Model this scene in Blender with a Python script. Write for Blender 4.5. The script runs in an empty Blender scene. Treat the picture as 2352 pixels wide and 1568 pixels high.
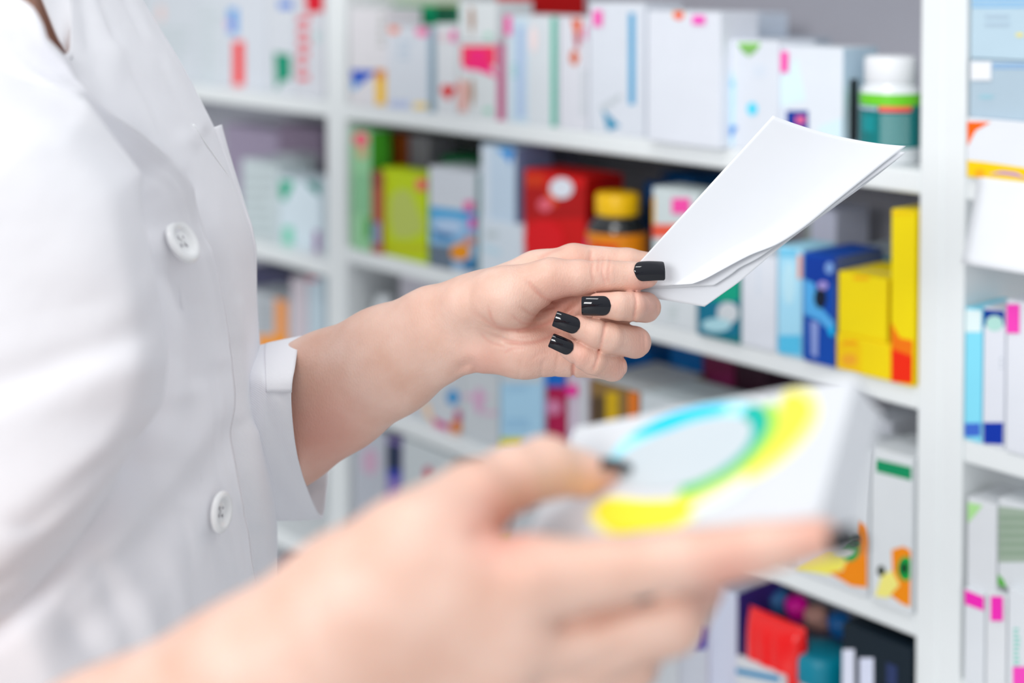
import bpy, math, random
import numpy as np
from mathutils import Vector
random.seed(4)
rng = np.random.default_rng(7)
C = bpy.context.scene.collection
# ---------------------------------------------------------------- camera geometry
FPX = 3400.0; PT = math.radians(1.95); CAMZ = 1.35; SH = 728/3400
def ray(px, py):
    a = (np.asarray(px, float)-1176)/FPX; v = (784-np.asarray(py, float))/FPX-SH
    y = math.cos(PT)+v*math.sin(PT); z = -math.sin(PT)+v*math.cos(PT)
    return a/y, z/y                      # x and z per metre of forward distance
def P(px, py, Y):                        # a point seen at px,py at forward distance Y
    rx, rz = ray(px, py)
    return np.stack(np.broadcast_arrays(rx*Y, Y, CAMZ+rz*Y), -1)
cam = bpy.data.cameras.new('camera'); co = bpy.data.objects.new('camera', cam); C.objects.link(co)
co.location = (0, 0, CAMZ); co.rotation_euler = (math.pi/2-PT, 0, 0)
cam.sensor_width = 36; cam.lens = FPX/2352*36; cam.shift_y = -728/2352; cam.clip_start = .02
cam.dof.use_dof = True; cam.dof.focus_distance = .885; cam.dof.aperture_fstop = 3.1
bpy.context.scene.camera = co
# ---------------------------------------------------------------- materials
MATS = {}
def lin(c):
    if isinstance(c, str): c = [int(c[i:i+2], 16)/255 for i in (0, 2, 4)]
    return tuple((x/12.92 if x <= .04045 else ((x+.055)/1.055)**2.4) for x in c)+(1,)
def mat(c, rough=.45, spec=.4, coat=0., noise=.03, bump=0., metal=0.):
    key = (c, rough, spec, coat, noise, bump)
    if key in MATS: return MATS[key]
    m = bpy.data.materials.new('print_'+str(c)); m.use_nodes = True
    nt = m.node_tree; b = nt.nodes['Principled BSDF']
    b.inputs['Roughness'].default_value = rough; b.inputs['Specular IOR Level'].default_value = spec
    b.inputs['Coat Weight'].default_value = coat; b.inputs['Metallic'].default_value = metal
    l = lin(c); mu = sum(l[:3])/3
    if max(l[:3])-min(l[:3]) > .12: l = tuple(min(1, max(0, (mu+(x-mu)*1.12)*1.18)) for x in l[:3])+(1,)      # printed inks
    tc = nt.nodes.new('ShaderNodeTexCoord'); n = nt.nodes.new('ShaderNodeTexNoise'); n.inputs['Scale'].default_value = 35
    mx = nt.nodes.new('ShaderNodeMix'); mx.data_type = 'RGBA'
    mx.inputs[6].default_value = tuple(max(0, x*(1-noise)) for x in l[:3])+(1,); mx.inputs[7].default_value = tuple(min(1, x*(1+noise)) for x in l[:3])+(1,)
    nt.links.new(tc.outputs['Object'], n.inputs['Vector']); nt.links.new(n.outputs['Fac'], mx.inputs[0]); nt.links.new(mx.outputs[2], b.inputs['Base Color'])
    if bump:
        n2 = nt.nodes.new('ShaderNodeTexNoise'); n2.inputs['Scale'].default_value = 400
        bp = nt.nodes.new('ShaderNodeBump'); bp.inputs['Strength'].default_value = bump; bp.inputs['Distance'].default_value = .0005
        nt.links.new(tc.outputs['Object'], n2.inputs['Vector']); nt.links.new(n2.outputs['Fac'], bp.inputs['Height']); nt.links.new(bp.outputs['Normal'], b.inputs['Normal'])
    MATS[key] = m; return m
def skin_mat():
    m = bpy.data.materials.new('skin'); m.use_nodes = True; nt = m.node_tree; N = nt.nodes; L = nt.links; b = N['Principled BSDF']
    b.inputs['Roughness'].default_value = .46; b.inputs['Specular IOR Level'].default_value = .35
    b.inputs['Subsurface Weight'].default_value = .22; b.inputs['Subsurface Radius'].default_value = (1, .35, .2); b.inputs['Subsurface Scale'].default_value = .006
    tc = N.new('ShaderNodeTexCoord'); n = N.new('ShaderNodeTexNoise'); n.inputs['Scale'].default_value = 38; n.inputs['Detail'].default_value = 3
    L.new(tc.outputs['Object'], n.inputs['Vector'])
    r = N.new('ShaderNodeValToRGB'); r.color_ramp.elements[0].color = lin(SK0); r.color_ramp.elements[1].color = lin(SK1)
    r.color_ramp.elements[0].position = .3; r.color_ramp.elements[1].position = .7
    L.new(n.outputs['Fac'], r.inputs[0])
    at = N.new('ShaderNodeAttribute'); at.attribute_name = 'flush_shade'
    mx = N.new('ShaderNodeMix'); mx.data_type = 'RGBA'; mx.inputs[7].default_value = lin('d98a7a')
    L.new(at.outputs['Fac'], mx.inputs[0]); L.new(r.outputs[0], mx.inputs[6]); L.new(mx.outputs[2], b.inputs['Base Color'])
    v = N.new('ShaderNodeTexVoronoi'); v.inputs['Scale'].default_value = 900
    mp = N.new('ShaderNodeMapping'); mp.inputs['Scale'].default_value = (1, 1, .45); mp.inputs['Rotation'].default_value = (0, .5, 0)
    L.new(tc.outputs['Object'], mp.inputs['Vector']); L.new(mp.outputs[0], v.inputs['Vector'])
    n2 = N.new('ShaderNodeTexNoise'); n2.inputs['Scale'].default_value = 220; n2.inputs['Detail'].default_value = 4; L.new(tc.outputs['Object'], n2.inputs['Vector'])
    ad = N.new('ShaderNodeMath'); ad.operation = 'ADD'; L.new(v.outputs['Distance'], ad.inputs[0]); L.new(n2.outputs['Fac'], ad.inputs[1])
    bp = N.new('ShaderNodeBump'); bp.inputs['Strength'].default_value = .22; bp.inputs['Distance'].default_value = .0006
    L.new(ad.outputs[0], bp.inputs['Height']); L.new(bp.outputs['Normal'], b.inputs['Normal'])
    return m
SK0, SK1 = 'e0b5a2', 'edcaba'
def cloth_mat():
    m = bpy.data.materials.new('white_twill'); m.use_nodes = True; nt = m.node_tree; N = nt.nodes; L = nt.links; b = N['Principled BSDF']
    b.inputs['Base Color'].default_value = lin('f4f4f9'); b.inputs['Roughness'].default_value = .9; b.inputs['Specular IOR Level'].default_value = .15
    b.inputs['Sheen Weight'].default_value = .15
    tc = N.new('ShaderNodeTexCoord')
    w = N.new('ShaderNodeTexWave'); w.bands_direction = 'DIAGONAL'; w.inputs['Scale'].default_value = 420; w.inputs['Distortion'].default_value = .6
    L.new(tc.outputs['Object'], w.inputs['Vector'])
    n = N.new('ShaderNodeTexNoise'); n.inputs['Scale'].default_value = 16; n.inputs['Detail'].default_value = 3; L.new(tc.outputs['Object'], n.inputs['Vector'])
    b1 = N.new('ShaderNodeBump'); b1.inputs['Strength'].default_value = .25; b1.inputs['Distance'].default_value = .0003; L.new(w.outputs['Fac'], b1.inputs['Height'])
    b2 = N.new('ShaderNodeBump'); b2.inputs['Strength'].default_value = .35; b2.inputs['Distance'].default_value = .006; L.new(n.outputs['Fac'], b2.inputs['Height'])
    L.new(b1.outputs[0], b2.inputs['Normal']); L.new(b2.outputs[0], b.inputs['Normal'])
    return m
# ---------------------------------------------------------------- object helpers
def tag(o, label=None, cat=None, group=None, kind=None):
    for k, v in (('label', label), ('category', cat), ('group', group), ('kind', kind)):
        if v: o[k] = v
    return o
def meshobj(name, verts, faces, mats, parent=None, smooth=False, midx=None, loc=None):
    me = bpy.data.meshes.new(name); me.from_pydata([tuple(map(float, v)) for v in verts], [], [tuple(map(int, f)) for f in faces])
    for m in (mats if isinstance(mats, (list, tuple)) else [mats]): me.materials.append(m)
    if midx is not None: me.polygons.foreach_set('material_index', midx)
    if smooth: me.polygons.foreach_set('use_smooth', [True]*len(me.polygons))
    me.validate(); me.update()
    o = bpy.data.objects.new(name, me); C.objects.link(o)
    if parent: o.parent = parent
    if loc is not None: o.location = loc
    return o
def empty(name, loc, rz=0):
    o = bpy.data.objects.new(name, None); o.empty_display_size = .05; o.location = loc; o.rotation_euler = (0, 0, rz); C.objects.link(o); return o
def solid(o, t, off=0):
    m = o.modifiers.new('thickness', 'SOLIDIFY'); m.thickness = t; m.offset = off; return o
def grid_faces(nu, nv, wrap=False):
    F = []
    for i in range(nu-1):
        for j in range(nv if wrap else nv-1):
            a = i*nv+j; b = i*nv+(j+1) % nv; F.append((a, b, b+nv, a+nv))
    return F
def interp(y, pts):
    pts = np.array(pts, float); return np.interp(y, pts[:, 0], pts[:, 1])
def smooth_curve(pts, n):                # Catmull-Rom through the points
    p = np.array(pts, float); p = np.vstack([2*p[0]-p[1], p, 2*p[-1]-p[-2]]); out = []
    m = len(p)-3
    for t in np.linspace(0, m-1e-6, n):
        i = int(t); s = t-i; a, b, c, d = p[i:i+4]
        out.append(.5*((2*b)+(c-a)*s+(2*a-5*b+4*c-d)*s*s+(3*b-a-3*c+d)*s**3))
    return np.array(out)
# ---------------------------------------------------------------- smooth bodies from blended tapered limbs
def poly_dist(X, Y, pl):
    d = np.full(X.shape, 1e9)
    for (x0, y0), (x1, y1) in zip(pl[:-1], pl[1:]):
        dx, dy = x1-x0, y1-y0; t = np.clip(((X-x0)*dx+(Y-y0)*dy)/(dx*dx+dy*dy+1e-9), 0, 1)
        d = np.minimum(d, np.hypot(X-x0-t*dx, Y-y0-t*dy))
    return d
def crease_prof(X, Y, pl, w):            # a groove that fades out at both ends
    q = smooth_curve(pl, 24) if len(pl) > 2 else np.linspace(pl[0], pl[1], 24); n = len(q); best = np.full(X.shape, 1e9); T = np.zeros(X.shape)
    for i in range(n-1):
        (x0, y0), (x1, y1) = q[i], q[i+1]; dx, dy = x1-x0, y1-y0; t = np.clip(((X-x0)*dx+(Y-y0)*dy)/(dx*dx+dy*dy+1e-9), 0, 1)
        d = np.hypot(X-x0-t*dx, Y-y0-t*dy); m = d < best; best = np.where(m, d, best); T = np.where(m, (i+t)/(n-1), T)
    return np.exp(-(best/w)**2)*np.clip(np.minimum(T, 1-T)/.28+.12, 0, 1)
def body_field(lo, hi, h, prims, creases=(), bumps=()):
    lo = np.array(lo, float); hi = np.array(hi, float); n = np.ceil((hi-lo)/h).astype(int)+1
    ax = [lo[i]+h*np.arange(n[i]) for i in range(3)]
    A = np.full(n, 60., np.float32)
    for pr in prims:
        a, b, ra, rb, k = pr[:5]; fl = pr[5] if len(pr) > 5 else 1.
        a = np.array(a, float); b = np.array(b, float); R = max(ra, rb)+k+4*h+6
        mn = np.minimum(a, b)-R; mx = np.maximum(a, b)+R
        i0 = np.clip(np.floor((mn-lo)/h).astype(int), 0, n); i1 = np.clip(np.ceil((mx-lo)/h).astype(int)+1, 0, n)
        if np.any(i1 <= i0): continue
        X, Y, Z = np.meshgrid(*[ax[i][i0[i]:i1[i]] for i in range(3)], indexing='ij', sparse=True)
        d = b-a; dd = d.copy(); dd[2] /= fl; L2 = dd@dd+1e-9
        qx, qy, qz = X-a[0], Y-a[1], (Z-a[2])/fl
        t = np.clip((qx*dd[0]+qy*dd[1]+qz*dd[2])/L2, 0, 1)
        s = np.sqrt((qx-t*dd[0])**2+(qy-t*dd[1])**2+(qz-t*dd[2])**2)-(ra+(rb-ra)*t)
        sl = tuple(slice(i0[i], i1[i]) for i in range(3)); o = A[sl]
        hh = np.maximum(k-np.abs(o-s), 0)/k
        A[sl] = np.minimum(o, s)-hh*hh*k*.25
    X2, Y2 = np.meshgrid(ax[0], ax[1], indexing='ij')
    D = np.zeros(X2.shape)
    for pl, amp, w in creases: D += amp*crease_prof(X2, Y2, pl, w)
    for cx, cy, r, amp in bumps: D -= amp*np.exp(-((X2-cx)**2+(Y2-cy)**2)/(r*r))
    A += D[:, :, None].astype(np.float32)
    return A, lo, h
def surface_nets(A, lo, h):
    n = A.shape; ins = A < 0
    cnt = np.zeros((n[0]-1, n[1]-1, n[2]-1), np.int8)
    offs = [(i, j, k) for i in (0, 1) for j in (0, 1) for k in (0, 1)]
    for i, j, k in offs: cnt += ins[i:n[0]-1+i, j:n[1]-1+j, k:n[2]-1+k]
    ci = np.argwhere((cnt > 0) & (cnt < 8)); idx = -np.ones(cnt.shape, np.int32); idx[tuple(ci.T)] = np.arange(len(ci))
    val = {o: A[ci[:, 0]+o[0], ci[:, 1]+o[1], ci[:, 2]+o[2]].astype(float) for o in offs}
    acc = np.zeros((len(ci), 3)); c = np.zeros(len(ci))
    for o in offs:
        for a in range(3):
            if o[a] == 0:
                q = list(o); q[a] = 1; q = tuple(q); va, vb = val[o], val[q]; m = (va < 0) != (vb < 0)
                t = va/(va-vb+1e-12*(va == vb)); p = np.tile(np.array(o, float), (len(ci), 1)); p[:, a] += t
                acc[m] += p[m]; c[m] += 1
    V = lo+h*(ci+acc/c[:, None])
    F = []
    for a in range(3):
        b, d = (a+1) % 3, (a+2) % 3
        s0 = [slice(1, -1)]*3; s0[a] = slice(0, -1); s1 = list(s0); s1[a] = slice(1, None)
        A0, A1 = ins[tuple(s0)], ins[tuple(s1)]
        e = np.argwhere(A0 != A1); sg = A0[tuple(e.T)]; e[:, b] += 1; e[:, d] += 1
        def at(db, dd):
            q = e.copy(); q[:, b] -= db; q[:, d] -= dd; return idx[tuple(q.T)]
        q = np.stack([at(1, 1), at(0, 1), at(0, 0), at(1, 0)], 1); q[~sg] = q[~sg][:, ::-1]; F.append(q)
    F = np.vstack(F); F = F[(F >= 0).all(1)]
    for _ in range(2):                   # light relaxation
        S = np.zeros_like(V); c = np.zeros(len(V))
        for i in range(4):
            for j in ((i+1) % 4, (i+3) % 4): np.add.at(S, F[:, i], V[F[:, j]]); np.add.at(c, F[:, i], 1)
        V = V*.55+.45*S/np.maximum(c, 1)[:, None]
    return V, F
# ---------------------------------------------------------------- shelving: local axes e (right, towards camera), n (into the shelves)
E_ = np.array([.652, -.758]); E_ /= np.linalg.norm(E_); N_ = np.array([-E_[1], E_[0]]); D0 = N_@np.array([.353, 1.22]); ANG = math.atan2(E_[1], E_[0])
def hit(px, py, d=0.):                   # pixel -> (s, z) on the upright plane that lies d behind the shelf fronts
    rx, rz = ray(px, py); t = (D0+d)/(N_[0]*rx+N_[1]); return float(t*(E_[0]*rx+E_[1])), float(CAMZ+rz*t)
def hitz(px, py, z):                     # pixel -> (s, d) on the level plane z
    rx, rz = ray(px, py); t = (z-CAMZ)/rz; w = np.array([rx*t, t]); return float(w@E_), float(w@N_-D0)
def W(s, d, z): q = E_*s+N_*(D0+d); return (q[0], q[1], z)
def box_mb(x0, x1, y0, y1, z0, z1, bev=.0008):
    b = bev; V = []; 
    for z, e in ((z0, b), (z0+b, 0), (z1-b, 0), (z1, b)):
        V += [(x0+e, y0+b, z), (x0+b, y0+e, z), (x1-b, y0+e, z), (x1-e, y0+b, z), (x1-e, y1-b, z), (x1-b, y1-e, z), (x0+b, y1-e, z), (x0+e, y1-b, z)]
    F = [tuple(range(7, -1, -1)), tuple(range(24, 32))]+[(i*8+j, i*8+(j+1) % 8, (i+1)*8+(j+1) % 8, (i+1)*8+j) for i in range(3) for j in range(8)]
    return V, F
def boxobj(name, x0, x1, y0, y1, z0, z1, m, parent, bev=.0012): V, F = box_mb(x0, x1, y0, y1, z0, z1, bev); return meshobj(name, V, F, m, parent)
white_lam = mat('f1f5f6', .35, .45, noise=.015)
shaded_back_lam = mat('b2b2bc', .5, .3, noise=.02)  # white back panels, with the compartment shade put into this grey
SL = .5*(hit(747, 800)[0]+hit(800, 800)[0]); SR = .5*(hit(2108, 800)[0]+hit(2212, 800)[0])
UW = (hit(2212, 800)[0]-hit(2108, 800)[0])/2; DEP = .26; TH = .020
L1 = hit(2108, 447)[1]; L2 = hit(2108, 943)[1]; L3 = hit(2108, 1468)[1]; 
A1 = hit(745, 268)[1]; A2 = hit(740, 634)[1]; A3 = hit(700, 1287)[1]; AX = .5*(A2+A3)
R1 = L1; R2 = hit(2212, 1063)[1]; RX = R2-.2
def unit(name, label, s0, s1, levels):
    u = empty(name, W((s0+s1)/2, DEP/2, 0), ANG); tag(u, label, 'shelving unit', 'white shelving units side by side')
    w = (s1-s0)/2; y0, y1 = -DEP/2, DEP/2
    boxobj('side_panel', -w, -w+UW, y0, y1, 0, 1.75, white_lam, u); boxobj('side_panel', w-UW, w, y0, y1, 0, 1.75, white_lam, u)
    boxobj('back_panel', -w+UW, w-UW, y1-.006, y1, .05, 1.73, shaded_back_lam, u, .0005)
    boxobj('plinth', -w+UW, w-UW, y0+.02, y0+.04, 0, .06, white_lam, u)
    for z in levels: boxobj('shelf', -w+UW, w-UW, y0+.001, y1-.006, z, z+TH, white_lam, u, .002)
    return u
WB = SR-SL
LEVELS = [[1.54, A1, A2, AX, A3, A3-.18, .15], [1.54, L1, L2, L3, L3-.19, .35], [1.54, R1, R2, RX, .4]]
unit('shelving_unit', 'white shelving unit partly hidden behind the coat, left of the narrow upright', SL-WB, SL, LEVELS[0])
unit('shelving_unit', 'white shelving unit in the middle, behind both hands', SL, SR, LEVELS[1])
unit('shelving_unit', 'white shelving unit at the right edge, right of the broad upright', SR, SR+WB, LEVELS[2])
# ---------------------------------------------------------------- cartons and bottles
def prism2(pts, y, t=.0004):             # thin printed panel in the x-z plane whose face is at y
    n = len(pts); V = [(x, y, z) for x, z in pts]+[(x, y+t, z) for x, z in pts]
    return V, [tuple(range(n)), tuple(range(2*n-1, n-1, -1))]+[(i, i+n, (i+1) % n+n, (i+1) % n) for i in range(n)]
NB = {}
def carton(label, x0, x1, yt, base, d, col, fr=(), t=.055, yb=None, side=(), top=None, cat='medicine box', name='medicine_box', group='boxes on the shelves', yaw=0, gloss=.35):
    # x0..x1, yt (top edge) and prints are read off the photo and placed on the carton's own front plane, d behind the shelf edge
    xm = (x0+x1)/2
    s0 = hit(x0, yt+50, d)[0]; s1 = hit(x1, yt+50, d)[0]; z1 = hit(xm, yt, d)[1]
    z0 = base+TH+.0003 if yb is None else hit(xm, yb, d)[1]
    if yb is not None and base is not None and abs(z0-base-TH) < .004: z0 = base+TH+.0003
    bay = 1 if s0 > SL-.02 and s1 < SR+.02 and xm > 790 and xm < 2110 else (0 if xm < 790 else 2)
    lo_, hi_ = ((SL-WB, SL), (SL, SR), (SR, SR+WB))[bay]; s0 = max(s0, lo_+UW+.0015); s1 = min(s1, hi_-UW-.0015)
    for lv in LEVELS[bay]:
        if lv > z0+.01: z1 = min(z1, lv-.003)
    w, h = s1-s0, z1-z0; w = max(w-.0006, .004)
    V, F = box_mb(0, w, 0, t, 0, h); cols = [col]; MI = [0]*len(F); V = list(V); F = list(F)
    def add(v, f, c):
        if c not in cols: cols.append(c)
        o = len(V); V.extend(v); F.extend([tuple(i+o for i in q) for q in f]); MI.extend([cols.index(c)]*len(f))
    seam = 'c4ccd2' if col[0] in 'def' else col
    add(*box_mb(w*.06, w*.94, t*.30, t*.31, h, h+.0003, .0001), seam)      # closing flap line on the lid
    stick = []
    layer = 0
    for p in fr:
        k = p[0]; layer += 1
        if k in 'rk': pts = [(p[1], p[2]), (p[3], p[2]), (p[3], p[4]), (p[1], p[4])]
        elif k == 'e': pts = [(p[1]+p[3]*math.cos(a), p[2]+p[4]*math.sin(a)) for a in np.linspace(0, 2*math.pi, 22)[:-1]]
        elif k == 'p': pts = p[1]
        elif k == 't':                   # lines of small print: x0,y0,x1,y1,rows
            n = p[5]
            for i in range(n):
                ya = p[2]+(p[4]-p[2])*(i+.2)/n; yb_ = p[2]+(p[4]-p[2])*(i+.7)/n; xe = p[3]-(p[3]-p[1])*random.random()*.35
                q = [hit(a, b, d) for a, b in ((p[1], ya), (xe, ya), (xe, yb_), (p[1], yb_))]
                q = [(min(max(a-s0, .0008), w-.0008), min(max(b-z0, .0008), h-.0008)) for a, b in q]
                add(*prism2(q[::-1], -.0004), p[6])
            continue
        q = [hit(a, b, d) for a, b in pts]; q = [(min(max(a-s0, .0004), w-.0004), min(max(b-z0, .0004), h-.0004)) for a, b in q]
        q = q[::-1] if (k != 'p' or p[-1] != 'ccw') else q
        if k == 'k': stick.append((q, p[5]))
        else: add(*prism2(q, -.0003-.00008*layer, .0003), p[5] if k in 're' else p[2])
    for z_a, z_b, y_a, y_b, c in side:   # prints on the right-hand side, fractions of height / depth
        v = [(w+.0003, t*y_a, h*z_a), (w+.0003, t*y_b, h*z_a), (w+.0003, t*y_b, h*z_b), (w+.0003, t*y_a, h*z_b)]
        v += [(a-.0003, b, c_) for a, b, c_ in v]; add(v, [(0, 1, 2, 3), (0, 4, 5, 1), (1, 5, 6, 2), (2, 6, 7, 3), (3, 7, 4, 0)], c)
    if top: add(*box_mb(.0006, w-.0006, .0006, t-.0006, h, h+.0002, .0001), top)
    o = meshobj(name, V, F, [mat(c, gloss+.12, .28) for c in cols], None, False, MI)
    o.location = W(s0+.0003, d, z0); o.rotation_euler = (0, 0, ANG+yaw); tag(o, label, cat, group)
    for q, c in stick:
        v, f = prism2(q, -.0016, .0007); k = meshobj('price_sticker', v, f, mat(c, .5), o); tag(k, 'bright price sticker' if c != 'f4f6fa' else 'white paper sticker')
    return o
def lathe(prof, n=40, squash=1):
    V = []; F = []
    for r, z in prof: V += [(r*math.cos(2*math.pi*i/n), r*math.sin(2*math.pi*i/n), z) for i in range(n)]
    for j in range(len(prof)-1): F += [(j*n+i, j*n+(i+1) % n, (j+1)*n+(i+1) % n, (j+1)*n+i) for i in range(n)]
    F += [tuple(range(n-1, -1, -1)), tuple(range((len(prof)-1)*n, len(prof)*n))]
    return V, F
W_, PK = 'e6eaee', 'f04aa0'
TXT = 'a9b6c2'; GT = 'boxes on the top shelf of the middle unit'
# --- middle unit, top shelf
B = carton
B('white box with a blue wedge and yellow bar beside the narrow upright', 803, 887, 18, L1, 0.0, 'e9e6ea', [('p', [(806, 160), (868, 162), (812, 206)], '2f56b8'), ('p', [(806, 192), (830, 192), (812, 208)], '5aa8dc'), ('r', 863, 164, 886, 240, 'e8b820'), ('r', 862, 160, 886, 180, 'cf8420'), ('t', 870, 30, 884, 110, 5, 'b9bcb8')], group=GT)
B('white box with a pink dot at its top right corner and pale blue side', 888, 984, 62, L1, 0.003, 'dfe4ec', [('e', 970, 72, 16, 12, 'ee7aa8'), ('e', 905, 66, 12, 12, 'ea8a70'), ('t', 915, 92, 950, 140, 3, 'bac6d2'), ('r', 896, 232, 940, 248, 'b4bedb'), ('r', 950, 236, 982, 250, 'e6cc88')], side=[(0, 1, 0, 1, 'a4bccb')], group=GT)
B('dark green carton lying flat behind the pink dotted white box', 902, 1052, 12, None, 0.07, '0a8a60', [('r', 1000, 12, 1050, 50, '06543a')], yb=60, t=.11, top='b9cf7c', group=GT)
B('white narrow box with a red heart print', 1000, 1049, 55, L1, 0.006, 'e1e4e8', [('t', 1006, 75, 1035, 95, 2, 'd6b6bc'), ('p', [(1014, 198), (1024, 194), (1032, 200), (1042, 194), (1048, 204), (1030, 232), (1012, 210)], 'c9262a'), ('k', 1038, 70, 1049, 95, PK)], group=GT)
B('white box with a red and pink band over a slim brown figure', 1052, 1142, 98, L1, 0.006, 'dfe4e6', [('r', 1060, 105, 1138, 150, 'e8455e'), ('e', 1098, 128, 26, 14, 'ee3f7c'), ('p', [(1064, 146), (1125, 146), (1140, 178), (1100, 162), (1066, 158)], 'ec3a80'), ('p', [(1080, 182), (1086, 180), (1090, 215), (1084, 250), (1078, 222)], '9b7358'), ('p', [(1054, 180), (1074, 190), (1072, 258), (1054, 255)], 'd9a59c'), ('e', 1121, 254, 10, 7, '9accb8')], side=[(0, 1, 0, 1, 'd77fa6')], group=GT)
B('white box with a slim brown figure stacked on the red banded box', 1054, 1140, 4, None, 0.007, 'e3e8ea', [('p', [(1078, 18), (1086, 16), (1090, 48), (1084, 84), (1078, 50)], '9b7358'), ('e', 1121, 82, 9, 7, '9accb8')], yb=96, group=GT)
B('plain red carton at the back of the top shelf', 1138, 1216, -30, None, 0.07, 'b3000c', yb=60, t=.09, group=GT)
B('white box with teal vertical lettering and a green stripe down its edge', 1160, 1280, 36, L1, 0.006, 'dfe5ea', [('r', 1172, 40, 1212, 285, 'c2d3de'), ('r', 1186, 60, 1206, 270, 'aebfd8'), ('t', 1176, 145, 1188, 180, 3, '7cc0b4'), ('r', 1267, 38, 1279, 290, '45ad94'), ('e', 1225, 90, 9, 30, 'ebd8d8'), ('k', 1161, 36, 1175, 80, 'ee5aa0')], group=GT)
B('white box with an orange and plum ribbon print', 1284, 1349, 40, L1, 0.006, 'e3e4ec', [('p', [(1312, 44), (1336, 44), (1332, 80), (1320, 78)], 'cf5a24'), ('p', [(1318, 78), (1334, 78), (1330, 112), (1322, 108)], 'a83a4c'), ('e', 1319, 132, 10, 18, 'c86a4c'), ('t', 1334, 160, 1346, 270, 9, 'c6d2d6'), ('k', 1344, 60, 1349, 90, PK)], group=GT)
B('tall white box with a thin blue stripe and teal wedge', 1352, 1481, 6, L1, 0.004, 'e1e6ef', [('r', 1444, 30, 1458, 240, '4d9ac2'), ('p', [(1383, 250), (1424, 290), (1396, 300)], '3c8cae'), ('p', [(1375, 245), (1425, 215), (1428, 225), (1385, 255)], 'ccd4da'), ('k', 1364, 24, 1384, 60, 'f060ac')], group=GT)
B('largest plain white box, overhanging the top shelf edge', 1486, 1655, 26, L1, -.012, 'e6eaf3', [('r', 1546, 26, 1570, 40, 'f0a030'), ('e', 1559, 36, 10, 9, 'ee4a30'), ('k', 1592, 36, 1620, 56, 'f25cb6')], group=GT)
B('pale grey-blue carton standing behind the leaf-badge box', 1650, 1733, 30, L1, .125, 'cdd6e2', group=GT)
B('white box with blue water drops and a green badge', 1661, 1788, 92, L1, .004, 'e4e9f2', [('p', [(1694, 100), (1746, 102), (1736, 118), (1720, 130), (1704, 118)], '7fae6a'), ('r', 1696, 99, 1745, 104, '7cc832'), ('p', [(1662, 105), (1690, 190), (1684, 335), (1662, 335)], 'bcdcee'), ('e', 1669, 158, 8, 16, '7cc0e4'), ('e', 1680, 192, 6, 8, '88c4e4'), ('e', 1728, 250, 12, 15, '66cdf0'), ('p', [(1666, 288), (1694, 290), (1680, 316)], '4d92d2'), ('t', 1730, 150, 1770, 178, 3, 'cdd6e0')], group=GT)
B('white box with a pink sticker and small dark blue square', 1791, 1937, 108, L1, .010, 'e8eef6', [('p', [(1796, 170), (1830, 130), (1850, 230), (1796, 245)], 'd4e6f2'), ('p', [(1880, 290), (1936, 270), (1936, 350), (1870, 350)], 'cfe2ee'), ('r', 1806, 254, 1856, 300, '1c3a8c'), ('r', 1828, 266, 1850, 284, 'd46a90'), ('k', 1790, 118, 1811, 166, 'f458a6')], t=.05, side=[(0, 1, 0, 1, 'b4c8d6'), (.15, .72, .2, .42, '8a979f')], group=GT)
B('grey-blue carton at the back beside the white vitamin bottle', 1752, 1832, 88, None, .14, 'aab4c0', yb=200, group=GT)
# --- middle unit, second shelf
G2 = 'boxes on the second shelf of the middle unit'
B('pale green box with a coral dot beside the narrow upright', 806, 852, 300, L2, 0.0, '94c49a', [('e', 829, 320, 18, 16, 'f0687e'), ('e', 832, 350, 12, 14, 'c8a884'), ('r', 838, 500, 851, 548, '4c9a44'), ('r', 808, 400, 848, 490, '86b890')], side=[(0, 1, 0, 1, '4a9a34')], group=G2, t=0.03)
B('narrow rust-red carton left of the lime green box', 853, 875, 395, L2, 0.001, 'a8584e', [('r', 853, 510, 874, 560, '8890b0'), ('r', 853, 395, 874, 430, '8a4440')], group=G2, t=0.02)
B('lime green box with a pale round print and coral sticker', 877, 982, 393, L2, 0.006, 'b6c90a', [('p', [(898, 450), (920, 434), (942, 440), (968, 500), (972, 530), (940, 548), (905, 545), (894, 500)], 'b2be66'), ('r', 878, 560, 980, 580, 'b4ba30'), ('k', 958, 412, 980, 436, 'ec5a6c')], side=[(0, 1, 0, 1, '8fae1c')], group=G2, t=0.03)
B('dark green carton at the back behind the pale green box', 862, 890, 305, L2, 0.038, '2c5a22', group=G2, t=0.04)
B('brown-orange carton at the back behind the lime green box', 890, 928, 308, L2, 0.042, '86441e', group=G2, t=0.04)
B('mauve-grey carton at the back behind the lime green box', 932, 985, 312, L2, 0.05, '8d8896', group=G2, t=0.04)
B('dark green carton with a grey lid behind the white and blue box', 990, 1102, 362, L2, 0.07, '0d7a4a', [('r', 1020, 372, 1060, 390, '4a8a6a')], group=G2, t=0.05)
B('white box with a blue wave and an orange fruit print', 985, 1094, 390, L2, 0.006, 'dbe0e8', [('p', [(987, 474), (1094, 488), (1094, 505), (987, 492)], '3c9ed0'), ('p', [(987, 492), (1094, 505), (1094, 620), (987, 620)], '8ab4d6'), ('e', 1030, 520, 34, 18, 'b2c8e2'), ('p', [(990, 525), (1044, 540), (1040, 552), (1000, 545)], '0f6a9e'), ('p', [(987, 560), (1040, 566), (1040, 620), (987, 612)], '6a7a8c'), ('e', 1058, 578, 23, 20, 'e0920e'), ('e', 1080, 552, 15, 10, 'd08a78'), ('p', [(1060, 604), (1094, 590), (1094, 624), (1060, 616)], '0c6c9c'), ('k', 1068, 462, 1088, 484, 'dc5c9a'), ('k', 1080, 500, 1094, 524, 'ea4cac')], side=[(0, 1, 0, 1, '8aa6a4')], group=G2)
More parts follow.
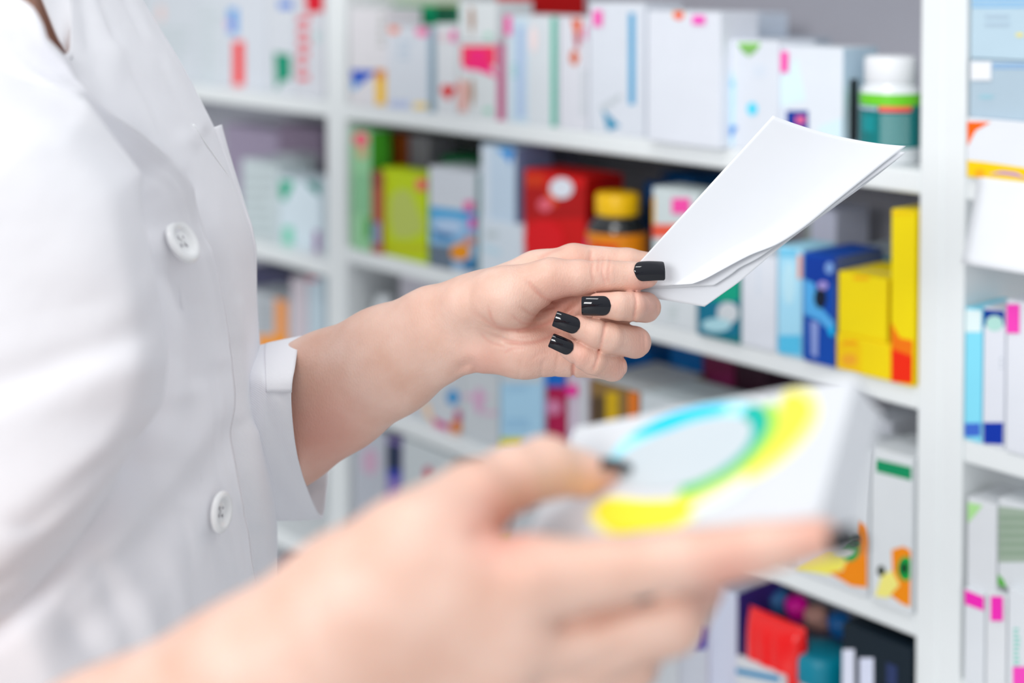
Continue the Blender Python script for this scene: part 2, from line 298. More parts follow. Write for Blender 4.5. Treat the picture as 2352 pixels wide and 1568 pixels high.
B('small white box below the sky blue drop box', 1101, 1200, 508, L2, 0.006, 'd3dce4', [('p', [(1110, 560), (1150, 575), (1150, 588), (1110, 574)], 'c0d8e4'), ('e', 1130, 538, 14, 8, 'ccd8dc')], group=G2)
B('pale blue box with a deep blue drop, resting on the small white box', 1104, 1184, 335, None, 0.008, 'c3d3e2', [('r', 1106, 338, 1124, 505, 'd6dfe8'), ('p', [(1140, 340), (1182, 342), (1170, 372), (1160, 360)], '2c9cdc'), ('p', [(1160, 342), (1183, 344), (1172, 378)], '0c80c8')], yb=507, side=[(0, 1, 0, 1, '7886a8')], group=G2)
B('lilac-grey carton at the back behind the red box', 1186, 1254, 352, L2, 0.08, '82849c', group=G2)
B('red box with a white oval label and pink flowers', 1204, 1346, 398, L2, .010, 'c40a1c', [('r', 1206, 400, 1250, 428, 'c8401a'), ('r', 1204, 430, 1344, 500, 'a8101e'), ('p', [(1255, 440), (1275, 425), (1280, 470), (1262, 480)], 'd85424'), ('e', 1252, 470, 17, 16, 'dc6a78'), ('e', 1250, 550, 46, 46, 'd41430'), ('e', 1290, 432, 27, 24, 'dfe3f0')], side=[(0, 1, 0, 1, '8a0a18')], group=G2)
B('dark blue carton behind the yellow-capped jar', 1480, 1512, 420, L2, 0.11, '1c4c84', group=G2)
B('midnight blue carton at the back, just left of the folded paper', 1515, 1590, 398, L2, 0.14, '0e4878', [('r', 1516, 400, 1530, 500, '5a6078')], group=G2)
B('white box with a pink sticker and orange edge beside the folded paper', 1498, 1604, 436, None, .004, 'd3dedf', [('r', 1498, 452, 1504, 520, 'dda640'), ('r', 1498, 515, 1600, 545, 'd8604e'), ('k', 1545, 455, 1585, 490, 'ee5aa2')], yb=599, t=.04, group=G2)
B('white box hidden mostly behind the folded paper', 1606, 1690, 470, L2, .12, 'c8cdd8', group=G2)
B('plain white box under the folded paper, left of the green tablet box', 1497, 1600, 600, L2, .0, 'e0e6ea', [('t', 1535, 700, 1560, 735, 4, 'cdd8d8')], t=.045, group=G2)
B('teal green box printed with two white tablets', 1601, 1699, 615, L2, -.004, '0a6e72', [('r', 1603, 617, 1697, 690, '18967a'), ('r', 1603, 690, 1697, 775, '0c6a84'), ('e', 1672, 718, 25, 25, 'd5dbe0'), ('e', 1646, 746, 34, 16, 'a8cdd6')], t=.045, group=G2)
B('plain white box between the teal and the light blue boxes', 1702, 1783, 585, L2, -.002, 'e6eaf3', [('t', 1738, 610, 1746, 680, 7, 'c9d2dc')], t=.05, group=G2)
B('pale lilac box at the back of the second shelf', 1850, 1920, 480, L2, .13, 'c8cbdd', [('r', 1850, 482, 1862, 580, 'a4b0ac')], group=G2)
B('light blue box beside the deep blue figure box', 1786, 1843, 568, L2, -.002, 'a6d4ea', [('e', 1812, 650, 16, 50, 'b9dcee'), ('r', 1788, 570, 1830, 590, '7cc0de'), ('r', 1832, 585, 1842, 640, 'e2a08c'), ('r', 1788, 770, 1840, 815, '62bade')], t=.05, group=G2)
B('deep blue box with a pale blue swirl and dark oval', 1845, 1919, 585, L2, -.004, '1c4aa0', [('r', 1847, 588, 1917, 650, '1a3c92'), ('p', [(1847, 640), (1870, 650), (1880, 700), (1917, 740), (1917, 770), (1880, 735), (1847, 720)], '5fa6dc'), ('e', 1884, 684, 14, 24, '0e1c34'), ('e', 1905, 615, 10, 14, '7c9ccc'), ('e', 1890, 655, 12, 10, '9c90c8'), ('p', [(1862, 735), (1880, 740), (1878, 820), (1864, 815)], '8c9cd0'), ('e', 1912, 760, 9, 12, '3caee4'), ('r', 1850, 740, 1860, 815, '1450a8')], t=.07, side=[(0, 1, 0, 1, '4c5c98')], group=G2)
B('teal carton lying at the back above the yellow boxes', 1928, 2040, 582, None, .07, '3a8cac', [('r', 1928, 592, 1964, 632, 'cfc6b4'), ('r', 2010, 590, 2022, 634, '6cacd4')], yb=640, t=.1, top='b8c2cc', group=G2)
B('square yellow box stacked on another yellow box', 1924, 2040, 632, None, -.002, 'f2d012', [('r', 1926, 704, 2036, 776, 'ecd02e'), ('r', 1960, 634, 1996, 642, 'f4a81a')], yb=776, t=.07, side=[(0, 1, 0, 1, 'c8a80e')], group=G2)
B('yellow box with an orange panel under the square yellow box', 1920, 2044, 778, L2, -.004, 'f0cc10', [('r', 1922, 788, 1976, 860, 'f4be2a'), ('e', 1950, 826, 18, 14, 'f4a648'), ('r', 1935, 782, 1968, 790, 'ee9c18')], t=.07, group=G2)
B('tall yellow box fading to orange-red at its foot', 2046, 2107, 484, L2, -.004, 'e8d00a', [('p', [(2047, 740), (2066, 776), (2106, 784), (2106, 884), (2047, 884)], 'f0780e'), ('p', [(2047, 800), (2106, 820), (2106, 884), (2047, 884)], 'e23c0c'), ('t', 2056, 852, 2066, 868, 2, 'f49a7c'), ('r', 2048, 486, 2106, 492, 'f2c010')], t=.08, top='f2d21c', group=G2)
# --- middle unit, third shelf
G3 = 'boxes on the third shelf of the middle unit'
B('white and pink box showing above the forearm', 918, 1000, 640, L3, 0.03, 'ccc8d2', group=G3)
B('white box with a magenta and orange print under the wrist', 955, 1061, 835, L3, 0.014, 'd6dbe0', [('e', 1040, 912, 14, 18, '3b8cc2'), ('p', [(985, 955), (1030, 975), (1030, 990), (1000, 982)], 'c42a80'), ('e', 1048, 980, 14, 16, 'd27a34'), ('e', 1052, 955, 8, 14, 'b03c74'), ('p', [(968, 920), (985, 925), (1000, 990), (975, 950)], 'ecc8ac')], group=G3)
B('white box with a faint pink cross print', 1062, 1146, 845, L3, 0.012, 'd5dade', [('r', 1065, 905, 1120, 915, 'd6b2c8'), ('e', 1100, 920, 12, 30, 'cfa8c2'), ('r', 1110, 944, 1142, 952, 'd6b2c8')], group=G3)
B('light blue box with a lime foot', 1149, 1246, 840, L3, 0.01, 'acd0e6', [('r', 1151, 842, 1244, 878, 'd5dade'), ('t', 1165, 885, 1230, 900, 2, '9cc0d8'), ('t', 1160, 960, 1225, 985, 2, '94bcd8'), ('r', 1150, 1005, 1200, 1040, 'c2c81e')], group=G3)
B('crimson box with a blue top band', 1249, 1300, 845, L3, .016, 'a80e4c', [('r', 1250, 846, 1299, 888, '1468bc'), ('e', 1270, 935, 20, 18, 'cc84a4')], group=G3)
B('narrow white box with a pink dot beside the crimson box', 1302, 1352, 862, L3, .014, 'dccbdc', [('r', 1330, 865, 1351, 1060, 'd8dae0'), ('k', 1300, 884, 1328, 908, 'f0409c')], group=G3)
B('small white carton leaning beside the pink dotted box', 1346, 1388, 862, None, .035, 'd9dee6', yb=925, t=.03, group=G3)
B('brown box with a yellow panel and an orange stripe', 1356, 1468, 884, L3, .012, '84683e', [('r', 1358, 910, 1390, 990, '5a4428'), ('r', 1391, 900, 1420, 990, 'c8a428'), ('r', 1444, 900, 1466, 990, 'd8783a')], top='d2d6d8', t=.1, group=G3)
B('flat white carton right of the brown box', 1470, 1640, 925, L3, .010, 'd4dce0', top='d2dcdf', t=.08, group=G3)
B('bright blue box under the little finger', 1425, 1492, 805, L3, .14, '0f6cb4', group=G3)
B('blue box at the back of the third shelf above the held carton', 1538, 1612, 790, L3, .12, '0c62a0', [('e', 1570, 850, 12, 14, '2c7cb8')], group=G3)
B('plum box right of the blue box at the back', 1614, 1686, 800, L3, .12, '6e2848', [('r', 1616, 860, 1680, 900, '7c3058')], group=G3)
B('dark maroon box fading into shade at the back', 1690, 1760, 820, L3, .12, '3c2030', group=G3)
B('white box with an orange and green round print, nearer the held carton', 1826, 1996, 1010, L3, -.002, 'e2e6ea', [('p', [(1830, 1298), (1900, 1258), (1926, 1262), (1950, 1300), (1905, 1320), (1830, 1306)], 'eedd70'), ('p', [(1968, 1196), (1986, 1206), (1992, 1240), (1994, 1350), (1955, 1345), (1905, 1315), (1935, 1310), (1965, 1240)], 'f28a0c'), ('e', 1953, 1262, 20, 26, '1c9a40'), ('e', 1938, 1264, 22, 11, 'e9ebe6'), ('e', 1962, 1240, 12, 10, '103828')], t=.06, group=G3)
B('white box with a green band and orange round print beside the broad upright', 2000, 2101, 1040, L3, -.004, 'e4e8eb', [('p', [(2010, 1053), (2098, 1074), (2098, 1104), (2012, 1082)], '16875a'), ('p', [(2048, 1262), (2074, 1254), (2098, 1266), (2099, 1396), (2070, 1385), (2040, 1362), (2066, 1345), (2050, 1310)], 'f08c10'), ('e', 2080, 1305, 18, 28, '1d9a44'), ('e', 2077, 1304, 8, 14, '0c3020'), ('p', [(2010, 1368), (2026, 1318), (2050, 1310), (2066, 1342), (2040, 1372)], 'efe088'), ('e', 2024, 1310, 9, 12, '3c4434')], t=.06, group=G3)
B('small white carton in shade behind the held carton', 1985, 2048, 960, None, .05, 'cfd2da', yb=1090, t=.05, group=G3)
# --- middle unit, fourth shelf
G4 = 'packs on the lowest shelf in view'; L4 = L3-.19
B('pale mauve and white box low beside the narrow upright', 812, 886, 985, L4, 0.004, 'c6cad4', [('e', 850, 1060, 18, 30, 'c8a8bc')], group=G4)
B('narrow box dark at its top and violet below', 888, 922, 1015, L4, 0.004, '8a7ab4', [('r', 889, 1016, 921, 1080, '182c4c'), ('r', 889, 1078, 921, 1098, '3a44a0')], group=G4)
B('white box with a small crimson dot behind the near thumb', 924, 1040, 1018, L4, 0.0, 'd3dadd', [('e', 983, 1085, 10, 14, 'b84a64')], group=G4)
B('pale grey box with a green foot low behind the near hand', 1110, 1170, 1080, L4, .01, 'b9c2c4', [('r', 1112, 1230, 1168, 1260, '8ab05a')], group=G4)
B('white box low behind the near hand and the held carton', 1174, 1300, 1100, L4, .008, 'd6dade', [('r', 1190, 1140, 1290, 1160, 'b4bcc4')], group=G4)
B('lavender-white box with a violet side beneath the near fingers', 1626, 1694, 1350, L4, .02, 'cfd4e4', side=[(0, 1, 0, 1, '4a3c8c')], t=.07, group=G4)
B('indigo box lying behind the red pouch', 1696, 1748, 1362, None, .085, '40369a', yb=1460, group=G4)
B('small white carton with an indigo edge below the near fingers', 1560, 1624, 1425, L4, .015, 'd5d9e4', [('r', 1596, 1428, 1623, 1490, '2f2a9c')], t=.05, group=G4)
B('white carton with an orange sunburst print at the bottom edge', 1470, 1556, 1450, L4, .01, 'd9dde2', [('t', 1480, 1500, 1500, 1560, 6, '9cacb8')], t=.05, group=G4)
B('black box with two white label windows', 1934, 2098, 1462, L4, -.004, '10202c', [('r', 1934, 1490, 1962, 1600, 'd9dcf2'), ('r', 1974, 1510, 2006, 1600, 'd4d8ea'), ('p', [(2036, 1520), (2060, 1530), (2060, 1580), (2036, 1570)], '2c3a66')], t=.08, group=G4)
B('white carton with a blue edge in front of the red pouch', 1690, 1800, 1530, L4, -.010, 'e0e2e6', [('p', [(1690, 1532), (1790, 1552), (1790, 1566), (1690, 1546)], '3c86b0')], t=.006, group=G4)
# --- right-hand unit
G5 = 'boxes in the right-hand unit'
B('upper grey-blue box with pale blue lines', 2226, 2420, -60, None, 0.003, 'b4c8d4', [('t', 2232, -8, 2400, 20, 3, '86b4d8'), ('e', 2342, 80, 10, 5, 'd8d090'), ('t', 2262, 30, 2330, 66, 2, 'a8bac8')], yb=138, t=.12, group=G5)
B('lower grey-blue box with a white square sticker', 2226, 2420, 140, None, 0.002, 'a9bac6', [('t', 2280, 144, 2400, 160, 2, '86aad0'), ('e', 2265, 222, 18, 5, '98bcc8'), ('k', 2231, 141, 2278, 184, 'f4f6fa')], yb=276, t=.12, group=G5)
B('white box with an orange corner and a yellow foot', 2219, 2420, 278, R1, -0.004, 'eceff5', [('p', [(2221, 279), (2275, 280), (2240, 300), (2222, 335)], 'f26a1c'), ('p', [(2221, 368), (2260, 372), (2352, 385), (2420, 400), (2420, 430), (2221, 415)], 'f2c42a'), ('p', [(2270, 400), (2300, 392), (2335, 396), (2360, 412), (2330, 404), (2300, 400)], 'b48cc0'), ('e', 2250, 398, 12, 10, 'eaa840')], t=.14, group=G5)
B('light blue box with a paler top beside the broad upright', 2215, 2256, 708, R2, 0.0, '8ad4ee', [('r', 2216, 710, 2255, 762, 'dcebf8'), ('r', 2216, 972, 2255, 1002, '4a6cc4')], group=G5)
B('white box with a navy top and navy foot', 2258, 2309, 708, R2, 0, 'e8ebf4', [('r', 2259, 710, 2308, 748, '163c8c'), ('e', 2284, 742, 20, 18, 'aed4cc'), ('r', 2259, 970, 2304, 1020, '14389c'), ('t', 2296, 818, 2302, 850, 3, 'ccd2dc')], group=G5)
B('white box with a pink sticker at the right edge of the picture', 2311, 2400, 694, R2, -0.002, 'eaedf5', [('k', 2314, 698, 2342, 764, 'f456b2')], group=G5)
B('white carton with a green leafy corner on the lower right shelf', 2221, 2290, 1150, None, 0.002, 'e3e6ea', [('p', [(2222, 1153), (2256, 1160), (2240, 1180), (2223, 1200)], 'a8d694')], yb=1358, t=.05, group=G5)
B('grey-green carton with pale stripes on the lower right shelf', 2292, 2400, 1158, None, 0.002, 'dfe3e7', [('r', 2293, 1162, 2400, 1290, 'a4b6a4'), ('t', 2294, 1180, 2390, 1280, 5, '92a892'), ('p', [(2292, 1318), (2304, 1330), (2312, 1356), (2292, 1356)], '5aa848')], yb=1362, t=.06, group=G5)
B('white box with a tilted pink sticker at lower right', 2214, 2262, 1356, RX, -0.004, 'e6eaef', [('p', [(2215, 1353), (2262, 1372), (2260, 1402), (2216, 1386)], 'f048b0')], group=G5)
B('narrow white box with a pink sticker, second from the broad upright at lower right', 2264, 2312, 1362, RX, -0.005, 'e8ebef', [('k', 2277, 1368, 2304, 1424, 'f048b0')], group=G5)
B('white box with teal vertical lettering at the bottom right corner', 2314, 2400, 1362, RX, -0.006, 'e6eaef', [('t', 2328, 1440, 2342, 1530, 9, '8cc8bc'), ('r', 2326, 1530, 2380, 1600, 'f25cb6')], group=G5)
# --- left-hand unit
G6 = 'boxes in the left-hand unit'
B('white box half hidden by the coat lapel', 330, 452, -20, A1, .03, 'd9dfe6', [('t', 360, 60, 440, 190, 7, 'ccd6da'), ('e', 370, 30, 8, 20, 'e0c8c4')], group=G6)
B('white box with faint grey lines beside the red bar box', 454, 518, -20, A1, .028, 'dde3ea', [('t', 460, 10, 510, 190, 10, 'd0dade')], group=G6)
B('white box with a red upright bar and a blue bar', 520, 612, -20, A1, .025, 'dfe4ec', [('r', 536, 94, 560, 196, 'fb1830'), ('r', 525, 20, 546, 78, '5a9ad6'), ('e', 522, 56, 10, 10, 'd8a8d0')], group=G6)
B('white box with a green block near the narrow upright', 614, 676, -20, A1, .022, 'dfe3ea', [('p', [(630, 120), (668, 126), (668, 182), (650, 186), (634, 206)], '0a8a6c'), ('r', 640, 2, 672, 20, '5a82cc')], group=G6)
B('white box with red vertical lettering next to the narrow upright', 678, 744, -20, A1, .02, 'dddfe6', [('p', [(700, -20), (742, -20), (742, 28), (704, 30)], 'cc2438'), ('t', 684, 34, 712, 192, 6, 'd8404c'), ('e', 728, 85, 8, 14, 'b8cccc')], group=G6)
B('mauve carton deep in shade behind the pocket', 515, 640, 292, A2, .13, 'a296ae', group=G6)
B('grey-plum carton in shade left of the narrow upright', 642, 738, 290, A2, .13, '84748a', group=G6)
B('white box stack with thin grey lines and a pale bottle green block', 556, 640, 372, A2, .04, 'd3dfe2', [('t', 560, 385, 630, 570, 8, 'c2ced0'), ('r', 650, 400, 664, 420, '1ca480')], group=G6)
B('small pale carton on its end behind the green cornered box', 636, 680, 355, A2, .09, 'c3c9ce', group=G6)
B('white box with green corners and a pale green patch', 642, 735, 412, A2, .03, 'd3dfe6', [('p', [(643, 414), (676, 416), (666, 440), (654, 462), (644, 455)], '14a480'), ('p', [(700, 414), (734, 414), (734, 450), (716, 436)], '0a7c72'), ('r', 650, 520, 674, 565, '84ccb4'), ('r', 722, 530, 735, 580, '98709c')], group=G6)
B('white and grey box with an orange corner print below', 570, 666, 678, AX, .04, 'bcc2c8', [('r', 632, 684, 660, 776, 'dd9458'), ('r', 590, 770, 660, 800, 'ec9428'), ('t', 592, 690, 630, 766, 6, 'a8aeb4')], group=G6)
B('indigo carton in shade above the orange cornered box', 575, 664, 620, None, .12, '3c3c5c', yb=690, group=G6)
B('pale pink box left of the narrow upright', 668, 706, 640, AX, .035, 'd6ccd4', group=G6)
B('pale blue box against the narrow upright', 708, 744, 636, AX, .03, 'bccbd4', [('k', 708, 632, 730, 645, 'c06a7c')], group=G6)
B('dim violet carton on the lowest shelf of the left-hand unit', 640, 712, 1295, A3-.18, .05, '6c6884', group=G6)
# --- bottles, jars, pouches
def thing_at(name, label, cat, px, py, d, z, group=None):
    s, _ = hit(px, py, d); return tag(empty(name, W(s, d, z), ANG), label, cat, group)
def rad(px, py, d, wpx): return abs(hit(px+wpx/2, py, d)[0]-hit(px-wpx/2, py, d)[0])/2*.93
def zz(px, py, d): return hit(px, py, d)[1]
vb = thing_at('vitamin_bottle', 'white-capped vitamin bottle with a green band and dark teal label', 'bottle', 2044, 300, .032, L1+TH+.0003)
r = .0260; z0 = L1+TH; zt = lambda y: zz(2044, y, .03)-z0
V, F = lathe([(r*.9, 0), (r, .003), (r, zt(235)), (r*1.0, zt(212)), (r*.96, zt(204)), (r*.82, zt(192)), (r*.8, zt(188))]); meshobj('bottle_body', V, F, mat('eef2f6', .3, .5, .3), vb, True)
V, F = lathe([(r*.82, zt(190)), (r*.86, zt(187)), (r*.86, zt(140)), (r*.82, zt(131)), (r*.7, zt(128))], 60)
V = [(x*(1+.012*(i % 2)), y*(1+.012*(i % 2)), z) for i, (x, y, z) in enumerate(V)]; meshobj('cap', V, F, mat('f4f6fa', .35, .4), vb, True)
def wraps(nm, parent, specs):            # a printed label: one mesh of curved bands (z0, z1, a0, a1, radius, colour)
    n = 24; V = []; F = []; mi = []; cs = []
    for z0_, z1_, a0, a1, rr, c in specs:
        if c not in cs: cs.append(c)
        o = len(V); V += [(rr*math.cos(a), rr*math.sin(a), z) for z in (z0_, z1_) for a in np.linspace(a0, a1, n)]
        F += [(o+i, o+i+1, o+i+1+n, o+i+n) for i in range(n-1)]; mi += [cs.index(c)]*(n-1)
    return meshobj(nm, V, F, [mat(c, .4, .35, .1) for c in cs], parent, True, mi)
A0 = -math.pi/2; FULL = (0, 6.2832)
wraps('green_band', vb, [(zt(240), zt(213), *FULL, r+.0004, '6cc03a')])
wraps('label', vb, [(zt(335), zt(240), *FULL, r+.0003, '0a6e70'), (zt(252), zt(240), A0+.25, A0+1.35, r+.0007, 'e8605c'), (zt(250), zt(242), A0-.9, A0+.2, r+.0007, 'aab6c4'),
 (zt(330), zt(245), A0-1.5, A0-.85, r+.0005, 'a8a078'), (zt(300), zt(262), A0-.5, A0+.1, r+.0005, '188488')]+[(zt(262+i*6), zt(259.5+i*6), A0+.3, A0+1.3, r+.0006, '8ab0b0') for i in range(12)])
jr = thing_at('vitamin_jar', 'dark jar with a yellow screw cap and an orange label', 'jar', 1418, 520, .025, L2+TH+.0003)
r = .0322; z0 = L2+TH; zt = lambda y: zz(1418, y, .025)-z0
V, F = lathe([(r*.9, 0), (r, .003), (r, zt(525)), (r*.95, zt(512)), (r*.72, zt(494)), (r*.66, zt(490))]); meshobj('jar_body', V, F, mat('0e1418', .12, .6, .5), jr, True)
V, F = lathe([(r*.70, zt(492)), (r*.72, zt(488)), (r*.72, zt(450)), (r*.66, zt(443)), (r*.5, zt(442))], 60); meshobj('cap', V, F, mat('f2b808', .35, .4), jr, True)
wraps('label', jr, [(.004, zt(528), *FULL, r+.0003, 'd88414'), (zt(575), zt(545), A0-1.1, A0-.4, r+.0007, 'ee5a9a'), (zt(590), zt(550), A0-.2, A0+.8, r+.0007, 'd0402c')])
# small white stopper bottle low behind the arm
sb = thing_at('pill_bottle', 'small white bottle top peeping over the wrist', 'bottle', 885, 690, .03, L3+TH+.0003); z0 = L3+TH; zt = lambda y: zz(885, y, .03)-z0
V, F = lathe([(.02, 0), (.0205, .003), (.0205, zt(720)), (.012, zt(705)), (.011, zt(700))]); meshobj('bottle_body', V, F, mat('d5dce0', .3), sb, True)
V, F = lathe([(.012, zt(703)), (.0125, zt(700)), (.0125, zt(684)), (.009, zt(679)), (.004, zt(677))]); meshobj('cap', V, F, mat('e4e9ec', .35), sb, True)
# red pouch and teal tub on the lowest shelf
def pillow(label, cat, name, pxs, pys, d, t, c, side_c=None, tilt=0):
    (x0, x1), (y0, y1) = pxs, pys; s0, _ = hit(x0, y1, d); s1, _ = hit(x1, y1, d); zt_ = zz((x0+x1)/2, y0, d); zb = L4+TH+.001; h = zt_-zb; w = s1-s0
    nu, nv = 24, 24; V = []
    for sgn in (-1, 1):
        for i in range(nu):
            for j in range(nv):
                u, v = i/(nu-1), j/(nv-1); b = (1-abs(2*u-1)**3.5)*(1-abs(2*v-1)**4); wr = .0012*math.sin(u*23+v*9)*b
                V.append((u*w-w/2, sgn*(t/2*b**.5)+wr+tilt*v*h, v*h))
    F = grid_faces(nu, nv); F = [f[::-1] for f in F]+[tuple(i+nu*nv for i in f) for f in grid_faces(nu, nv)]
    o = meshobj(name, V, F, mat(c, .22, .5, .3), None, True); s = (s0+s1)/2; o.location = W(s, d+t/2, zb); o.rotation_euler = (0, 0, ANG); return tag(o, label, cat, G4)
rp = pillow('glossy red pouch lying on the lowest shelf in view', 'pouch', 'red_pouch', (1694, 1822), (1428, 1600), -.006, .035, 'e80a20')
tt = thing_at('tub', 'round teal lidded tub beside the red pouch', 'tub', 1885, 1540, .03, L4+TH+.0003, G4); r = .027; z0 = L4+TH; zt = lambda y: zz(1885, y, .03)-z0
V, F = lathe([(r*.9, 0), (r*.95, .003), (r*.95, zt(1545)), (r*.93, zt(1540))]); meshobj('tub_body', V, F, mat('d6dcdc', .3), tt, True)
V, F = lathe([(r, zt(1550)), (r*1.02, zt(1545)), (r*1.02, zt(1505)), (r*.96, zt(1492)), (r*.7, zt(1488))], 48); meshobj('lid', V, F, mat('0e7c92', .35), tt, True)
for i, (x, y, w, c, lb) in enumerate([(1792, 1392, 40, '4a7cb0', 'blue rolled pack'), (1836, 1410, 40, 'f03aa8', 'pink rolled pack'), (1880, 1435, 40, 'c89c90', 'beige rolled pack'), (1934, 1450, 50, '2c64a0', 'dark blue rolled pack')]):
    s, z = hit(x, y, .085); V, F = lathe([(.002, -.018), (.010, -.017), (.0115, -.012), (.0115, .012), (.010, .017), (.002, .018)], 24)
    V = [(a, b, c_) for a, b, c_ in V]; o = meshobj('rolled_pack', V, F, mat(c, .3), None, True); o.location = W(s, .085, z); o.rotation_euler = (.4, 0, ANG)
    tag(o, lb+' on the pile behind the red pouch', 'pack', 'rolled packs on the lowest shelf')
    zt_ = z-.019; 
    if i == 0: ztop = zt_
B('grey carton pile supporting the rolled packs', 1752, 1960, 1450, L4, .065, '59596a', group=G4, t=.06)
# white card hanging over the shelf edge of the right unit
sa, za = hit(2232, 415, -.012); sb_, _ = hit(2440, 440, -.012); zb = hit(2205, 604, -.03)[1]; sc = hit(2207, 604, -.03)[0]; sd = hit(2440, 650, -.03)[0]
pts = [(sa, -.003, L1+TH+.001), (sb_, -.003, L1+TH+.001), (sb_, -.006, L1), (sa, -.006, L1), ]
V = []
for i in range(13):
    v = i/12; z = (L1+TH+.003)*(1-v)+zb*v; d = -.004-.026*v**1.3; l = sa*(1-v)+sc*v; rr_ = sb_*(1-v)+sd*v
    V += [W(l+(rr_-l)*j/8, d, z) for j in range(9)]
V = [W(sa+(sb_-sa)*j/8, .014, L1+TH+.003) for j in range(9)]+V
o = meshobj('paper_card', V, grid_faces(14, 9), mat('f0f3f8', .6), None, True); solid(o, .0005); tag(o, 'white blank card hanging over the shelf edge at the right of the picture', 'card')
# room
tag(meshobj('floor', [(-3, -2, 0), (4, -2, 0), (4, 5, 0), (-3, 5, 0), (-3, -2, -.1), (4, -2, -.1), (4, 5, -.1), (-3, 5, -.1)], [(0, 1, 2, 3), (7, 6, 5, 4), (0, 4, 5, 1), (1, 5, 6, 2), (2, 6, 7, 3), (3, 7, 4, 0)], mat('cfd0d0', .4, noise=.05)), kind='structure')
w0, w1 = -3.0, 2.2
V = [W(w0, DEP+.01, 0), W(w1, DEP+.01, 0), W(w1, DEP+.11, 0), W(w0, DEP+.11, 0)]; V += [(x, y, 2.8) for x, y, z in V]
tag(meshobj('wall_back', V, [(0, 1, 5, 4), (1, 2, 6, 5), (2, 3, 7, 6), (3, 0, 4, 7), (4, 5, 6, 7), (3, 2, 1, 0)], mat('d8dade', .8)), kind='structure')
# ---------------------------------------------------------------- the person
SKIN = skin_mat(); CLOTH = cloth_mat()
NAIL = mat('0b0d18', .05, .55, 0., .0)
person = empty('person', (-.32, .93, 0)); tag(person, 'person in a white buttoned coat holding a folded paper and a medicine carton', 'person')
PO = np.array([-.32, .93, 0.])
def part(name, V, F, m, parent=None, smooth=True, midx=None):
    V = np.asarray(V, float); 
    if parent is None or parent is person: return meshobj(name, V-PO, F, m, parent or person, smooth, midx)
    return meshobj(name, V-PO, F, m, parent, smooth, midx)
def loc2w(V, D, S):                      # limb working units -> metres
    V = np.asarray(V, float); return P(V[:, 0], V[:, 1], D+V[:, 2]/S)
# --- far (right) arm and hand, palm towards the camera
TH_ = [ # thumb
 ((1075, 705, -8), (1155, 688, -46), 66, 72, 36), ((1155, 688, -46), (1262, 641, -62), 72, 48, 22), ((1262, 641, -62), (1330, 638, -62), 49, 41, 12),
 ((1330, 638, -62), (1392, 633, -54), 41, 36, 8), ((1392, 633, -54), (1450, 635, -42), 36, 34, 6), ((1450, 635, -42), (1486, 634, -34), 34, 27, 6)]
PALM = [
 ((500, 1060, 230), (640, 968, 195), 160, 150, 40, .8), ((640, 968, 195), (764, 900, 150), 150, 137, 40, .76), ((764, 900, 150), (891, 829, 92), 137, 122, 40, .76), ((891, 829, 92), (1005, 766, 45), 122, 104, 40, .72),
 ((1005, 766, 45), (1085, 740, 22), 104, 94, 40, .66), ((1085, 740, 22), (1140, 740, 12), 92, 84, 40, .6),
 ((1110, 800, 14), (1200, 806, 0), 56, 57, 30), ((1200, 806, 0), (1325, 812, 16), 57, 54, 30), ((1120, 745, 30), (1300, 735, 56), 62, 52, 26),
 ((1130, 680, 30), (1235, 632, 40), 62, 54, 40), ((1235, 632, 40), (1318, 610, 40), 54, 50, 20), ((1318, 610, 40), (1440, 612, 56), 50, 42, 10),
 ((1440, 612, 50), (1510, 618, 72), 42, 35, 8), ((1510, 618, 72), (1560, 634, 80), 34, 31, 6), ((1560, 634, 80), (1585, 642, 76), 31, 26, 6),
 ((1300, 690, 50), (1400, 700, 36), 50, 40, 20), ((1400, 700, 36), (1482, 706, 6), 40, 34, 8),
 ((1300, 745, 50), (1390, 768, 34), 50, 41, 20), ((1390, 768, 34), (1457, 786, 4), 41, 36, 8),
 ((1310, 808, 22), (1360, 830, 18), 48, 36, 16), ((1360, 830, 18), (1405, 843, 2), 36, 32, 8)]
FING = [
 ((1484, 706, 2), (1452, 704, -64), 34.5, 34, 5), ((1452, 704, -64), (1420, 703, -84), 34, 33, 4), ((1420, 703, -84), (1374, 701, -82), 33, 29, 4),
 ((1459, 786, 0), (1398, 776, -70), 37, 36, 5), ((1398, 776, -70), (1365, 765, -84), 36, 33, 4), ((1365, 765, -84), (1331, 751, -86), 33, 28, 4),
 ((1408, 843, -2), (1362, 829, -62), 33, 32, 5), ((1362, 829, -62), (1336, 817, -74), 32, 29, 4), ((1336, 817, -74), (1306, 800, -76), 29, 24, 4)]
